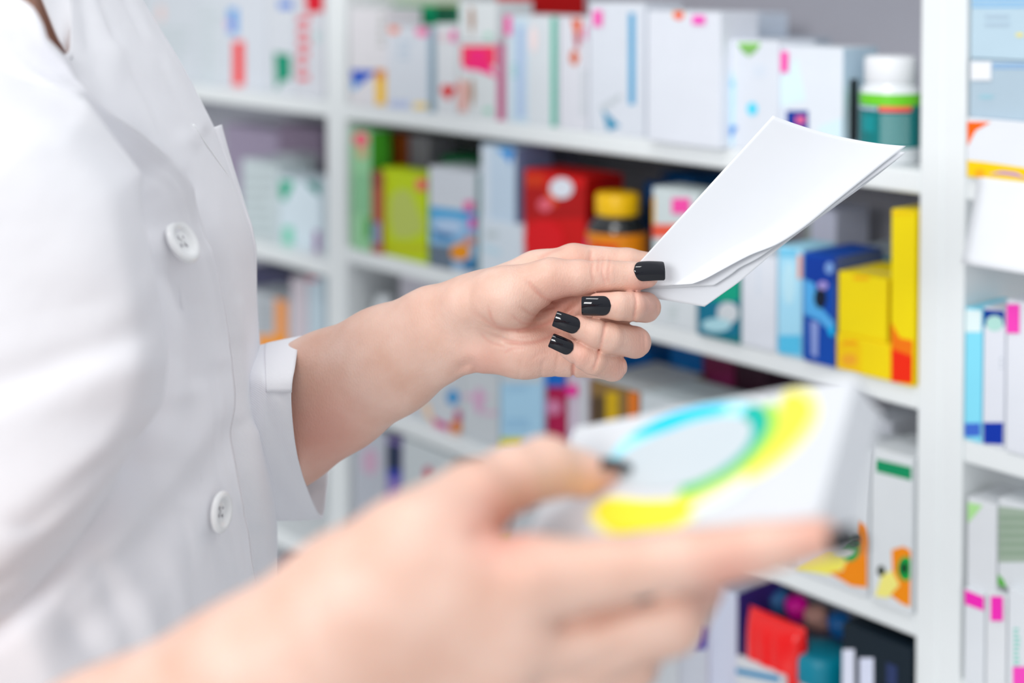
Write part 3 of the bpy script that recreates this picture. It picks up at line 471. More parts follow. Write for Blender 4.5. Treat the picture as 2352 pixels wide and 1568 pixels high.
CRE = [
 ([(1085, 640), (1078, 690), (1082, 740), (1092, 800)], 2.0, 8), ([(1108, 860), (1092, 846), (1082, 835), (1060, 842), (1035, 856)], 6, 12),
 ([(1322, 680), (1298, 688), (1272, 692), (1240, 676), (1206, 640)], 4.2, 6), ([(1345, 680), (1318, 704), (1290, 728), (1245, 748), (1190, 758), (1140, 750), (1085, 715)], 7.5, 8),
 ([(1310, 738), (1276, 766), (1232, 784), (1180, 786), (1130, 770)], 5, 7), ([(1300, 700), (1262, 706), (1225, 716), (1185, 706)], 2.6, 5),
 ([(1290, 712), (1240, 730), (1180, 732)], 2.4, 5), ([(1240, 765), (1190, 772), (1130, 756), (1090, 735)], 2.6, 4.5),
 ([(1318, 828), (1316, 850), (1317, 880)], 7, 4), ([(1250, 820), (1240, 880)], 2, 5), ([(1200, 815), (1190, 880)], 1.6, 5), ([(1285, 800), (1272, 880)], 2, 5),
 ([(1388, 585), (1384, 625), (1393, 662)], 3.2, 4), ([(1402, 588), (1397, 630), (1400, 655)], 2.2, 3), ([(1364, 590), (1359, 625), (1366, 655)], 2.2, 3.5), ([(1376, 590), (1373, 630)], 1.6, 3),
 ([(1456, 662), (1461, 700), (1452, 748)], 4.2, 4), ([(1392, 730), (1386, 768), (1374, 815)], 4.2, 4), ([(1376, 795), (1372, 825), (1358, 860)], 4.2, 4),
 ([(1508, 680), (1510, 732)], 2, 3), ([(1478, 750), (1482, 820)], 2, 3.5), ([(1470, 750), (1474, 820)], 1.3, 3), ([(1430, 815), (1434, 875)], 2, 3.5), ([(1423, 815), (1427, 875)], 1.2, 3),
 ([(1190, 700), (1225, 722), (1265, 722)], 1.8, 3.6), ([(1165, 715), (1205, 742), (1255, 738)], 1.6, 3.6), ([(1120, 700), (1135, 742), (1175, 770)], 1.8, 4), ([(1100, 760), (1125, 785), (1170, 800)], 1.8, 4), ([(1210, 640), (1228, 662), (1258, 684)], 2, 4), ([(1215, 830), (1240, 812), (1268, 806)], 1.4, 4), ([(1150, 815), (1180, 800), (1215, 800)], 1.4, 4),
 ([(1358, 570), (1355, 605)], 3, 5), ([(1305, 566), (1268, 578), (1230, 600)], 2.5, 6)]
BMP = [(1175, 690, 60, 5), (1210, 826, 60, 3), (1460, 650, 30, 2)]
H1 = 3.0
A, lo, h = body_field((560, 520, -130), (1640, 1190, 340), H1, PALM+TH_+FING, CRE, BMP)
V1, F1 = surface_nets(A, lo, h); del A
def flush_shade_v(V, spots, lines):
    f = np.zeros(len(V))
    for x, y, r, a in spots: f = np.maximum(f, a*np.exp(-((V[:, 0]-x)**2+(V[:, 1]-y)**2)/(r*r)))
    for pl, w, a in lines: f = np.maximum(f, a*crease_prof(V[:, 0], V[:, 1], pl, w))
    return f
f1 = flush_shade_v(V1, [(1500, 700, 40, .35), (1480, 790, 40, .35), (1425, 850, 35, .35), (1480, 655, 36, .5), (1290, 700, 55, .55), (1380, 690, 30, .35), (1250, 790, 90, .25), (1110, 840, 60, .35), (1390, 625, 26, .25), (1330, 590, 60, .15), (1330, 815, 40, .35), (740, 1000, 110, .5)], [(c[0], 6, .55) for c in CRE[2:5]]+[(CRE[8][0], 5, .7)]+[(c[0], 5, .35) for c in CRE[12:]])  # pink flush; last spot paints the shade beside the sleeve onto the forearm
W1 = loc2w(V1, .9, 3778)
# --- near (left) arm and hand holding the carton
S2 = 6800.
BC = np.array([[1330, 985], [1955, 850], [1885, 1200], [1165, 1240]])
q_ = dict(r=(-1.04161631, .03489863, -.77193156), c=(.06211503, .53496026, -.17907758), w=.12979822, h=.06203025, t=.0207764)
NEAR = [
 ((-200, 2150, 260), (-100, 2080, 240), 330, 330, 60), ((-100, 2080, 240), (300, 1830, 120), 330, 300, 60, .85), ((300, 1830, 120), (620, 1630, 60), 300, 262, 60, .8), ((620, 1630, 60), (850, 1440, 20), 262, 222, 60, .75), ((850, 1440, 20), (985, 1375, 20), 222, 205, 80, .62),
 ((960, 1250, 40), (1085, 1150, 130), 125, 88, 70), ((1085, 1150, 130), (1180, 1098, 210), 84, 74, 30), ((1180, 1098, 210), (1252, 1074, 270), 74, 72, 24), ((1252, 1074, 270), (1335, 1088, 320), 70, 54, 24), ((1335, 1088, 320), (1396, 1094, 352), 54, 33, 14),
 ((950, 1380, 20), (1225, 1345, -10), 170, 108, 90, .7), ((960, 1450, 30), (1150, 1470, 10), 170, 125, 90, .7), ((930, 1520, 50), (1080, 1600, 50), 150, 118, 80, .8),
 ((1020, 1290, 60), (1150, 1310, 60), 100, 70, 60), ((1020, 1190, 110), (1120, 1232, 120), 70, 44, 50),
 ((1225, 1338, -10), (1400, 1318, -20), 104, 82, 30), ((1400, 1318, -20), (1565, 1294, -40), 82, 80, 24), ((1565, 1294, -40), (1740, 1262, -130), 78, 62, 14), ((1740, 1262, -130), (1885, 1235, -205), 62, 44, 12),
 ((1150, 1480, 40), (1360, 1476, 84), 114, 90, 12), ((1360, 1476, 84), (1540, 1428, 110), 88, 82, 10), ((1540, 1428, 110), (1600, 1350, 210), 78, 64, 8),
 ((1080, 1600, 60), (1290, 1596, 130), 108, 84, 10), ((1290, 1596, 130), (1440, 1530, 190), 82, 72, 8), ((1440, 1530, 190), (1500, 1430, 290), 70, 58, 8),
 ((1000, 1700, 90), (1190, 1700, 170), 100, 78, 10), ((1190, 1700, 170), (1320, 1640, 240), 74, 64, 8), ((1320, 1640, 240), (1380, 1540, 320), 60, 50, 8)]
A, lo, h = body_field((-560, 950, -380), (1980, 2550, 680), 9.0, NEAR, [([(1190, 1232), (1130, 1222), (1070, 1240)], 16, 24), ([(1230, 1436), (1330, 1430), (1450, 1396), (1640, 1345)], 26, 20), ([(1200, 1560), (1330, 1545), (1440, 1500)], 12, 16)], [(1230, 1330, 60, 8)])
V2, F2 = surface_nets(A, lo, h); del A
f2 = flush_shade_v(V2, [(1150, 1205, 90, .7), (1680, 1330, 90, .55), (1380, 1110, 70, .4), (1860, 1230, 90, .35), (1350, 1150, 60, .35)], [])
W2 = loc2w(V2, .5, S2)
# --- chest, neck and hidden upper arms
XS = [(-700, -60), (-500, 60), (-300, 170), (-100, 272), (0, 322), (57, 357), (149, 414), (220, 450), (284, 484), (357, 512), (467, 553), (518, 570), (569, 580), (654, 585), (756, 590), (807, 594), (909, 602), (983, 612), (1086, 626), (1188, 631), (1324, 634), (1600, 640), (2100, 655), (3000, 700)]
ysm = np.arange(-700, 3001, 20.); xsm = interp(ysm, XS); ker = np.exp(-np.linspace(-2, 2, 5)**2); ker /= ker.sum(); xsm[2:-2] = np.convolve(xsm, ker, 'valid')
def xs(py): return np.interp(py, ysm, xsm)
AA, BF, BB, DC = 760., .29, .115, .972
def hw(py): return AA*np.clip(1-np.clip((-py-60)/700., 0, .62), .3, 1)
def loop(py, th, sc=1.):                 # torso ring: angle 0 = silhouette, pi/2 = towards the camera
    a = hw(py); xc = xs(py)-a; k = a/AA
    px = xc+a*sc*np.cos(th); d = DC-np.where(np.sin(th) > 0, BF, BB)*k*sc*np.sin(th)
    return px, d
def theta_of(px, py): a = hw(py); return np.arccos(np.clip((px-(xs(py)-a))/a, -1, 1))
def ring_body(rows, n, sc):
    th = np.linspace(0, 2*math.pi, n, endpoint=False); V = []
    for y in rows: px, d = loop(y, th, sc); V.append(P(px, y, d))
    V = np.vstack(V); F = grid_faces(len(rows), n, True); F += [tuple(range(n-1, -1, -1)), tuple(range((len(rows)-1)*n, len(rows)*n))]; return V, F
VB, FB = ring_body(np.arange(-500, 3001, 50), 48, .90)
def tube(pts, rad, n=20):
    pts = np.array(pts, float); V = []; m = len(pts)
    for i in range(m):
        t = pts[min(i+1, m-1)]-pts[max(i-1, 0)]; t /= np.linalg.norm(t); a = np.cross(t, [0.1, .2, 1]) if abs(t[2]) < .9 else np.cross(t, [1, 0, 0]); a /= np.linalg.norm(a); b = np.cross(t, a)
        for k in range(n): an = 2*math.pi*k/n; V.append(pts[i]+rad[i]*(a*math.cos(an)+b*math.sin(an)))
    F = grid_faces(m, n, True)+[tuple(range(n-1, -1, -1)), tuple(range((m-1)*n, m*n))]; return np.array(V), F
VU, FU = tube([P(560, 1025, .945), P(430, 900, 1.0), P(330, 560, 1.05), P(230, 250, 1.06), P(60, 60, 1.0)], [.038, .042, .043, .045, .045])
VN, FN = tube([P(-150, 2180, .54), P(-420, 1900, .66), P(-380, 1400, .78), P(-250, 700, .80), P(-60, 150, .82)], [.045, .045, .046, .048, .045])
allV = np.vstack([W1, W2, VB, VU, VN]); o_ = 0; allF = []
for V_, F_ in ((W1, F1), (W2, F2), (VB, FB), (VU, FU), (VN, FN)):
    allF += [tuple(int(i)+o_ for i in f) for f in F_]; o_ += len(V_)
body = part('body', allV, allF, SKIN); tag(body, 'pale skin of both bare forearms and hands')
at = body.data.attributes.new('flush_shade', 'FLOAT', 'POINT'); fl = np.zeros(len(body.data.vertices), np.float32); n1 = len(W1); fl[:n1] = f1; fl[n1:n1+len(W2)] = f2; at.data.foreach_set('value', fl)
# --- fingernails
def nail(c, L, Wv, N, ln, wd, rad, D, S, thick=2.4, tipcurve=.0):
    c, L, N = [np.array(v, float) for v in (c, L, N)]; L /= np.linalg.norm(L); N = N-L*(N@L); N /= np.linalg.norm(N); Wd = np.cross(N, L)
    nu, nv = 26, 19; V = []
    for i in range(nu):
        u = i/(nu-1); x = (u-.5)*ln                    # u=0 cuticle, u=1 free edge
        hwid = wd/2*(min(1, (1-(1-min(u/.30, 1))**2.5)**.5)*(1-.10*max(0, u-.5)))
        if u > .955: hwid *= 1-((u-.955)/.045)**2*.10
        for j in range(nv):
            y = (2*j/(nv-1)-1)*hwid; drop = rad-math.sqrt(max(rad*rad-y*y, 0)); xx = x
            long = -(x-.0*ln)**2/(2*1.7*ln)
            V.append(c+L*xx+Wd*y+N*(-drop+long+3.6))
    F = grid_faces(nu, nv); V = np.array(V)
    o = part('fingernail', loc2w(V, D, S), F, NAIL, body); solid(o, thick/S, -1)
    b = o.modifiers.new('soft', 'BEVEL'); b.width = .0002; b.segments = 2
    tag(o, 'glossy black fingernail'); return o
nail((1492, 620, -70), (1, -.03, .16), 0, (0, -.32, -1), 70, 44, 27, .9, 3778)
nail((1369, 702, -113), (-1, .0, .06), 0, (0, .0, -1), 66, 42, 27, .9, 3778)
nail((1302, 741, -113), (-1, -.37, .05), 0, (.05, .0, -1), 60, 36, 24, .9, 3778)
nail((1290, 791, -101), (-1, -.45, .05), 0, (.05, -.08, -1), 54, 32, 21, .9, 3778)
nail((1395, 1058, 335), (1, .10, .5), 0, (0, -1, -.15), 120, 70, 44, .5, S2, 4)
nail((1895, 1262, -212), (1, -.2, -.5), 0, (.1, 1, -.75), 190, 84, 54, .5, S2, 4)
# --- coat
def sstep(t): t = np.clip(t, 0, 1); return t*t*(3-2*t)
def inside(X, Y, pl):
    r = np.zeros(X.shape, bool); n = len(pl)
    for i in range(n):
        (x0, y0), (x1, y1) = pl[i], pl[(i+1) % n]
        if y0 != y1: r ^= ((y0 > Y) != (y1 > Y)) & (X < (x1-x0)*(Y-y0)/(y1-y0)+x0)
    return r
ARM = [(250, 420), (292, 640), (308, 820), (300, 940), (255, 1060), (170, 1190), (60, 1320), (-60, 1420), (-300, 1540), (-1200, 1600), (-1200, 300), (-100, 150), (120, 260)]
FOLD_N = [ ([(296, 950), (235, 1040), (145, 1140), (45, 1260), (-80, 1350)], 36, -.010), ([(308, 880), (296, 1010), (232, 1130), (125, 1275), (0, 1395), (-120, 1460)], 32, .007),
 ([(40, 1130), (110, 1060), (200, 990)], 30, -.004), ([(330, 1080), (360, 1200), (300, 1330), (180, 1450)], 50, -.004),
 # (polyline, width px, height m)
 ([(60, 40), (200, 230), (380, 440)], 43.5, 0.0032), ([(0, 90), (150, 300), (300, 470)], 58, 0.004), ([(0, 250), (160, 420), (280, 520)], 65.2, -0.0032),
 ([(-50, 420), (60, 520), (140, 640), (150, 800)], 87, 0.0072), ([(-80, 860), (40, 800), (150, 735)], 40, -0.0022), ([(-60, 930), (60, 860), (180, 760)], 52, 0.001),
 ([(330, 560), (345, 640), (380, 760), (395, 900)], 31.9, 0.00217), ([(395, 640), (430, 760), (440, 860)], 26.1, -0.00217), ([(440, 590), (470, 700), (480, 820)], 26.1, 0.00186),
 ([(330, 470), (350, 520), (372, 560)], 20.3, -0.00186), ([(375, 600), (392, 650), (415, 700)], 20.3, -0.00186), ([(230, 520), (255, 640), (300, 760)], 34.8, -0.00248),
 ([(300, 990), (350, 1060), (420, 1100)], 43.5, -0.0024), ([(520, 860), (460, 1000), (380, 1120), (250, 1250)], 37.7, 0.0024), ([(500, 1000), (430, 1120), (330, 1220), (180, 1340)], 40.6, -0.0028),
 ([(415, 1180), (422, 1280), (440, 1420), (450, 1560)], 10.2, -0.00099), ([(470, 1235), (500, 1330), (530, 1450)], 20.3, -0.00124), ([(500, 1220), (530, 1320), (560, 1420)], 14.5, 0.00124),
 ([(540, 1180), (560, 1290), (580, 1370)], 11.6, -0.00112), ([(300, 1330), (340, 1450), (370, 1560)], 34.8, 0.00186), ([(150, 1400), (220, 1500), (260, 1600)], 43.5, -0.0024), ([(230, 1300), (280, 1420), (310, 1560)], 29, -0.00136),
 ([(60, 1440), (90, 1520), (120, 1600)], 43.5, 0.0024), ([(360, 1220), (400, 1330), (410, 1450)], 23.2, 0.00124)]
EDGE = [(-700, -330), (-300, -130), (-100, -25), (0, 45), (75, 98), (140, 128), (179, 172), (235, 208), (292, 262), (322, 298), (387, 366), (450, 418), (511, 452), (576, 476), (640, 493), (715, 507), (773, 517), (875, 524), (967, 530), (1086, 541), (1147, 551), (1222, 571), (1290, 578), (1358, 590), (1500, 602), (1750, 612), (3000, 640)]
FOLD_F = [
 ([(x+6, y) for y, x in EDGE if 60 < y < 1600], 16, -.0035),
 ([(283, 0), (328, 95), (356, 130), (395, 210), (441, 290)], 10.2, -0.00136), ([(300, 0), (345, 95), (375, 140), (410, 210), (455, 290)], 17.4, 0.00186), ([(208, 0), (240, 80), (265, 120), (300, 190), (350, 290), (400, 390)], 18.8, 0.00161),
 ([(225, 0), (260, 90), (290, 150), (330, 230), (380, 330), (430, 440)], 14.5, -0.00149), ([(190, 0), (205, 110), (240, 220), (320, 330)], 20.3, -0.00186), ([(255, 130), (250, 190), (300, 300), (370, 400)], 31.9, 0.00155),
 ([(420, 330), (480, 450), (520, 600), (535, 760)], 29, 0.00186), ([(450, 350), (520, 500), (550, 640), (565, 800), (575, 960)], 17.4, -0.00124), ([(545, 700), (560, 860), (578, 1040), (590, 1200)], 13, 0.00124),
 ([(545, 980), (562, 1120), (585, 1240), (600, 1340)], 15.9, -0.00186), ([(580, 1000), (600, 1150), (612, 1300)], 14.5, 0.00124)]
def folds(px, py, d, fl_):
    for pl, w, a in fl_: d = d-a*np.exp(-(poly_dist(px, py, pl)/w)**2)
    return d
INNER = [(-700, 60), (-300, 120), (-60, 158), (0, 160), (120, 158), (135, 130), (160, 90), (220, 120), (400, 280), (600, 400), (1300, 480), (3000, 520)]
def base_front(px, py):
    px = np.asarray(px, float); py = np.asarray(py, float); a = hw(py); xc = xs(py)-a
    return DC-BF*(a/AA)*np.sqrt(np.clip(1-((px-xc)/a)**2, 0, 1))
def push(G, disp):                       # move a point grid along its own surface normal, towards the viewer's side
    gu = np.gradient(G, axis=0); gv = np.gradient(G, axis=1); n = np.cross(gu, gv); n /= np.linalg.norm(n, axis=2, keepdims=True)+1e-12
    s = np.sign(np.sum(n*np.array([.55, -.83, 0]), axis=2, keepdims=True)); s[s == 0] = 1
    return G+n*s*disp[:, :, None]
def ridge(px, py, fl_):
    d = np.zeros(px.shape)
    for pl, w, a in fl_: d += a*np.exp(-(poly_dist(px, py, pl)/w)**2)
    return d
def LIFT(py): return interp(py, [(-500, .010), (200, .009), (380, .0065), (520, .0045), (700, .0040), (1700, .0040)])
def LIP(py): return interp(py, [(-500, .016), (200, .015), (380, .010), (520, .005), (700, .0025), (1700, .0025)])
def edge(py): return interp(py, EDGE)-interp(py, [(-200, 5800), (0, 5100), (130, 3900), (240, 2700), (300, 2300), (560, 3400), (1700, 3400)])*(LIFT(py)+LIP(py))
def near_disp(px, py):
    e = edge(py); u = e-px; d = LIFT(py)+LIP(py)*np.exp(-np.clip(u, 0, None)/interp(py, [(300, 75), (560, 40)]))
    d = d+.0010*np.exp(-((u-3)/5)**2)-.0009*np.exp(-((u-34)/4)**2)-.0006*np.exp(-((u-12)/3)**2)
    d = d+ridge(px, py, FOLD_N)
    sd = poly_dist(px, py, ARM+[ARM[0]]); sd = np.where(inside(px, py, ARM), sd, -sd)
    return d+.030*sstep((sd+18)/75)+.016*sstep((sd-20)/140)-.010*np.exp(-((sd+42)/30)**2)
rowsN = np.concatenate([np.arange(-500, 1700, 9.), np.arange(1700, 3001, 60.)])
nu = 190; G = []; DD = []; BK = []
for y in rowsN:
    e = float(edge(y)); t0 = float(theta_of(e, y)); th = t0+(math.pi-t0)*np.linspace(0, 1, nu)
    px, _ = loop(y, th); G.append(P(px, y, base_front(px, np.full(nu, y)))); DD.append(near_disp(px, np.full(nu, y))*np.clip((th[-1]-th)/.3, 0, 1))
    px2, d2 = loop(y, math.pi+np.linspace(.08, 1, 14)*math.pi*.75, 1.004); BK.append(P(px2, y, d2))
GN = push(np.array(G), np.array(DD)); V = np.concatenate([GN, np.array(BK)], axis=1).reshape(-1, 3)
coat_n = nu+14
coat = part('coat', V, [f[::-1] for f in grid_faces(len(rowsN), coat_n)], CLOTH); solid(coat, .0016, 1); tag(coat, 'white twill coat worn open at the neck')
def near_pt(px, py):
    i = int(np.argmin(np.abs(rowsN-py))); a = np.array(G[i]); q = 1176+FPX*(a[:, 0]/(a[:, 1]*math.cos(PT)-(a[:, 2]-CAMZ)*math.sin(PT))); return i, int(np.argmin(np.abs(q-px)))
G2_ = []; DF = []; BK = []; nf = 120
for y in rowsN:
    e = float(interp(y, INNER)); e = min(e, xs(y)-6); t0 = float(theta_of(e, y)); th = t0*(1-np.linspace(0, 1, nf))
    px, d = loop(y, th); G2_.append(P(px, y, d)); DF.append(ridge(px, np.full(nf, y), FOLD_F)*np.clip(th/.12, 0, 1))
    px2, d2 = loop(y, -np.linspace(.03, 1, 40)*math.pi*.9); BK.append(P(px2, y, d2))
V = np.concatenate([push(np.array(G2_), np.array(DF)), np.array(BK)], axis=1).reshape(-1, 3)
fp = part('front_panel', V, [f for f in grid_faces(len(rowsN), nf+40)], CLOTH, coat); solid(fp, .0014, -1)
# open collar strip on the far side of the neck
V = []
for i in range(30):
    y = -260+i*13.6; x0 = interp(y, [(-260, 30), (0, 97), (90, 133), (135, 160)]); x1 = interp(y, [(-260, 140), (0, 164), (135, 164)])
    for j in range(10): u = j/9; px = x0+(x1-x0)*u; V.append(P(px, y, float(loop(y, theta_of(px, y))[1])+.012-.014*u+.003*math.sin(u*3.1)))
col = part('collar', V, grid_faces(30, 10), CLOTH, coat); solid(col, .0012)
# breast pocket with stitched welt
def fardepth(px, y):
    a = hw(y); xc = xs(y)-a; return DC-BF*(a/AA)*np.sqrt(np.clip(1-((px-xc)/a)**2, 0, 1))
SEAM = [(286, 443), (300, 450), (330, 470), (400, 519), (467, 545), (500, 558), (540, 572), (600, 579), (700, 583)]
OUT = [(286, 508), (298, 511), (357, 527), (467, 560), (518, 577), (569, 587), (654, 588), (700, 588)]
V = []; W_seam = []
for y in np.arange(286, 690, 7.):
    s_, o2 = float(interp(y, SEAM)), float(interp(y, OUT))
    for j in range(16):
        u = j/15; px = s_+(o2-s_)*u; yy = y+ (8*math.sin(u*math.pi) if y < 300 else 0)*(1 if y == 286 else .5)
        V.append(P(px, yy, float(fardepth(min(px, xs(y)-1), y))-.0045+.012*max(0, u-.75)*4*.5+.0015*math.sin(u*7+y*.02)))
    W_seam.append(P(s_, y, float(fardepth(s_, y))-.0060))
pk = part('breast_pocket', V, grid_faces(len(V)//16, 16), CLOTH, coat); solid(pk, .0014)
Vt, Ft = tube(W_seam, [.0011]*len(W_seam), 8); part('pocket_seam', Vt, Ft, mat('f4f5f8', .8), coat)
# placket stitch line
# rolled sleeve of the far arm
RINGS = [
 [(690, 778, .955), (676, 845, .905), (668, 905, .893), (676, 1010, .908), (700, 1105, .940), (738, 1188, .978), (750, 1130, .998), (753, 1050, 1.02), (745, 900, 1.02), (715, 800, 1.0)],
 [(645, 787, .955), (636, 848, .902), (634, 905, .888), (640, 1010, .902), (657, 1108, .935), (688, 1191, .974), (704, 1135, 1.0), (706, 1050, 1.03), (695, 900, 1.03), (668, 805, 1.0)],
 [(598, 797, .955), (600, 850, .900), (604, 905, .885), (608, 1010, .898), (618, 1110, .930), (636, 1192, .970), (652, 1135, 1.0), (655, 1040, 1.03), (645, 900, 1.035), (620, 812, 1.0)],
 [(500, 820, .96), (500, 860, .92), (500, 905, .90), (500, 1010, .90), (505, 1110, .91), (515, 1200, .945), (530, 1140, 1.0), (535, 1040, 1.04), (530, 900, 1.05), (510, 830, 1.01)],
 [(400, 690, .99), (370, 720, .97), (350, 770, .96), (345, 850, .965), (370, 900, .99), (420, 910, 1.02), (460, 880, 1.06), (470, 800, 1.09), (455, 720, 1.08), (430, 690, 1.04)],
 [(330, 200, 1.0), (280, 200, .99), (230, 205, 1.0), (200, 210, 1.03), (205, 215, 1.07), (240, 220, 1.1), (300, 215, 1.11), (350, 210, 1.09), (370, 205, 1.06), (360, 200, 1.02)]]
def ringpts(r, n=72):
    q = np.array(r, float); q = np.vstack([q[-1], q, q[0], q[1]]); m = len(r); out = []
    for t in np.linspace(0, m, n, endpoint=False):
        i = int(t); s = t-i; a, b, c, d = q[i:i+4]
        out.append(.5*((2*b)+(c-a)*s+(2*a-5*b+4*c-d)*s*s+(3*b-a-3*c+d)*s**3))
    return np.array(out)
RP = [ringpts(r) for r in RINGS]
SP = []
for k in range(len(RP)-1):
    for s in np.linspace(0, 1, 9)[:-1]: SP.append(RP[k]*(1-s)+RP[k+1]*s)
SP.append(RP[-1]); V = []
for i, r in enumerate(SP):
    r = r.copy(); wv = .0012*np.sin(np.arange(72)*.5+i*.4)*min(i/6., 1); r[:, 2] += wv; V.append(P(r[:, 0], r[:, 1], r[:, 2]))
sl = part('sleeve', np.vstack(V), grid_faces(len(SP), 72, True), CLOTH, coat); solid(sl, .0022, 0)
V = []; sel = list(range(-8, 15))           # folded cuff tab lying over the upper half of the sleeve end
for i in range(0, 15):
    r = SP[i][[k % 72 for k in sel]].copy(); lift = .0022; r[:, 2] -= lift*np.clip((np.arange(len(sel))-2)/6., 0, 1); r[:, 1] -= 2.5*np.clip(1-np.abs(np.arange(len(sel))-8)/8., 0, 1); V.append(P(r[:, 0]+(1.2 if i == 0 else 0), r[:, 1], r[:, 2]))
cf = part('cuff', np.vstack(V), grid_faces(15, len(sel)), CLOTH, coat); solid(cf, .0018)
# buttons
def button(px, py, rad_, twist=None):
    i, j = near_pt(px, py); a = GN[i, j]; U = GN[i, min(j+3, nu-1)]-GN[i, j-3]; Vv = GN[i+2, j]-GN[i-2, j]
    U /= np.linalg.norm(U); Nn = np.cross(U, Vv); Nn /= np.linalg.norm(Nn); Nn = Nn if Nn[1] < 0 else -Nn
    if twist is not None: Nn = Nn+np.array(twist); Nn /= np.linalg.norm(Nn)
    U -= Nn*(U@Nn); U /= np.linalg.norm(U); Vv = np.cross(Nn, U)
    prof = [(0, .0008), (.42, .0008), (.52, .0010), (.60, .0024), (.72, .0031), (.86, .0031), (.96, .0022), (1.0, .0012), (.97, 0), (0, 0)]
    n = 48; V = []; F = []
    for r, z in prof: V += [a+U*(r*rad_*math.cos(2*math.pi*i/n))+Vv*(r*rad_*math.sin(2*math.pi*i/n))+Nn*(z+.0022) for i in range(n)]
    for j in range(len(prof)-1): F += [(j*n+i, j*n+(i+1) % n, (j+1)*n+(i+1) % n, (j+1)*n+i) for i in range(n)]
    mi = [0]*len(F)
    for sx_, sy_ in ((1, 1), (1, -1), (-1, 1), (-1, -1)):
        c = a+U*sx_*rad_*.17+Vv*sy_*rad_*.17+Nn*.0032; o = len(V); V += [c+(U*math.cos(t)+Vv*math.sin(t))*rad_*.085 for t in np.linspace(0, 2*math.pi, 11)[:-1]]; F.append(tuple(range(o, o+10))); mi.append(1)
    for sx_, sy_ in ((1, 1), (1, -1)):
        p0 = a-U*sx_*rad_*.19-Vv*sy_*rad_*.19+Nn*.0034; p1 = a+U*sx_*rad_*.19+Vv*sy_*rad_*.19+Nn*.0034
        vt, ft = tube([p0, (p0+p1)/2+Nn*.0004, p1], [.0005]*3, 6); o = len(V); V += list(vt); F += [tuple(i+o for i in f) for f in ft]; mi += [0]*len(ft)
    b = part('button', V, F, [mat('f3f4f5', .3, .5, .3), mat('8e8894', .6)], coat, True, mi); tag(b, 'white four-hole button')
button(389, 562, .0128, (.45, 0, .75)); button(481, 1170, .0112)
# legs under the coat
Vl, Fl = tube([P(250, 2700, .98), (-.20, .98, .45), (-.20, .98, .1)], [.08, .06, .05]); Vr, Fr = tube([P(0, 2700, .85), (-.28, .80, .45), (-.28, .80, .1)], [.08, .06, .05])
part('trousers', np.vstack([Vl, Vr]), Fl+[tuple(i+len(Vl) for i in f) for f in Fr], mat('d9dbe2', .8))
for x, y in ((-.20, .98), (-.28, .80)):
    V = [(x-.04+.14*(r*math.cos(t)+.45), y+.045*r*math.sin(t), z) for r, z in ((.9, 0), (1, .02), (.95, .05), (.5, .09), (.42, .12)) for t in np.linspace(0, 2*math.pi, 21)[:-1]]
    part('shoe', V, grid_faces(5, 20, True)+[tuple(range(19, -1, -1)), tuple(range(80, 100))], mat('eef0f2', .5))
# ---------------------------------------------------------------- folded paper
TOPL, TOPR = (1775, 265), (2081, 335)
def sheet(right, bl, z0_, z1_, bulge, name, parent, topr=TOPR, nu=40, nv=50, m=None):
    R = smooth_curve(right, nv); Lc = np.array([np.array(bl)+(np.array(TOPL)-np.array(bl))*t for t in np.linspace(0, 1, nv)]); V = []
    for i in range(nv):
        v = i/(nv-1)
        for j in range(nu):
            u = j/(nu-1); p = Lc[i]*(1-u)+R[i]*u; p = p+np.array([0, 13*4*u*(1-u)*v**2])
            z = z0_*(1-v)+z1_*v+bulge(u, v); V.append((p[0], p[1], z))
    return V, grid_faces(nv, nu)
paper = empty('folded_paper', P(1500, 660, .9)); tag(paper, 'blank white folded paper pinched between the thumb and index finger', 'paper'); PPO = P(1500, 660, .9)
def psheet(name, V, F):
    o = meshobj(name, loc2w(V, .9, 3778)-PPO, F, mat('e7eaf0', .75, .25, noise=.01), paper, True); solid(o, .00022, 1); return o
R1_ = [(1590, 652), (1621, 640), (1660, 619), (1723, 586), (1787, 560), (1850, 519), (1915, 466), (1980, 414), (2030, 374), (2081, 335)]
V, F = sheet(R1_, (1412, 664), 0, -20, lambda u, v: -26*u*u*(1-v)**.5*0+10*math.sin(u*3.14)*(.3+v)-14*max(0, u-.75)*4*(1-v), 'sheet', None); psheet('front_leaf', V, F)
R2_ = [(1640, 655), (1680, 629), (1700, 614), (1742, 592), (1800, 553), (1860, 516), (1925, 466), (1985, 420), (2035, 384), (2081, 350)]
V, F = sheet(R2_, (1416, 668), 8, -8, lambda u, v: 14*math.sin(u*3.14)+14*u*(1-v), 'sheet', None); psheet('middle_leaf', V, F)
R3_ = [(1618, 704), (1660, 674), (1704, 642), (1787, 572), (1840, 531), (1883, 500), (1935, 462), (1990, 422), (2036, 386), (2078, 352)]
V, F = sheet(R3_, (1420, 671), 16, 4, lambda u, v: 14*math.sin(u*3.14)+30*u*(1-v), 'sheet', None); psheet('back_leaf', V, F)
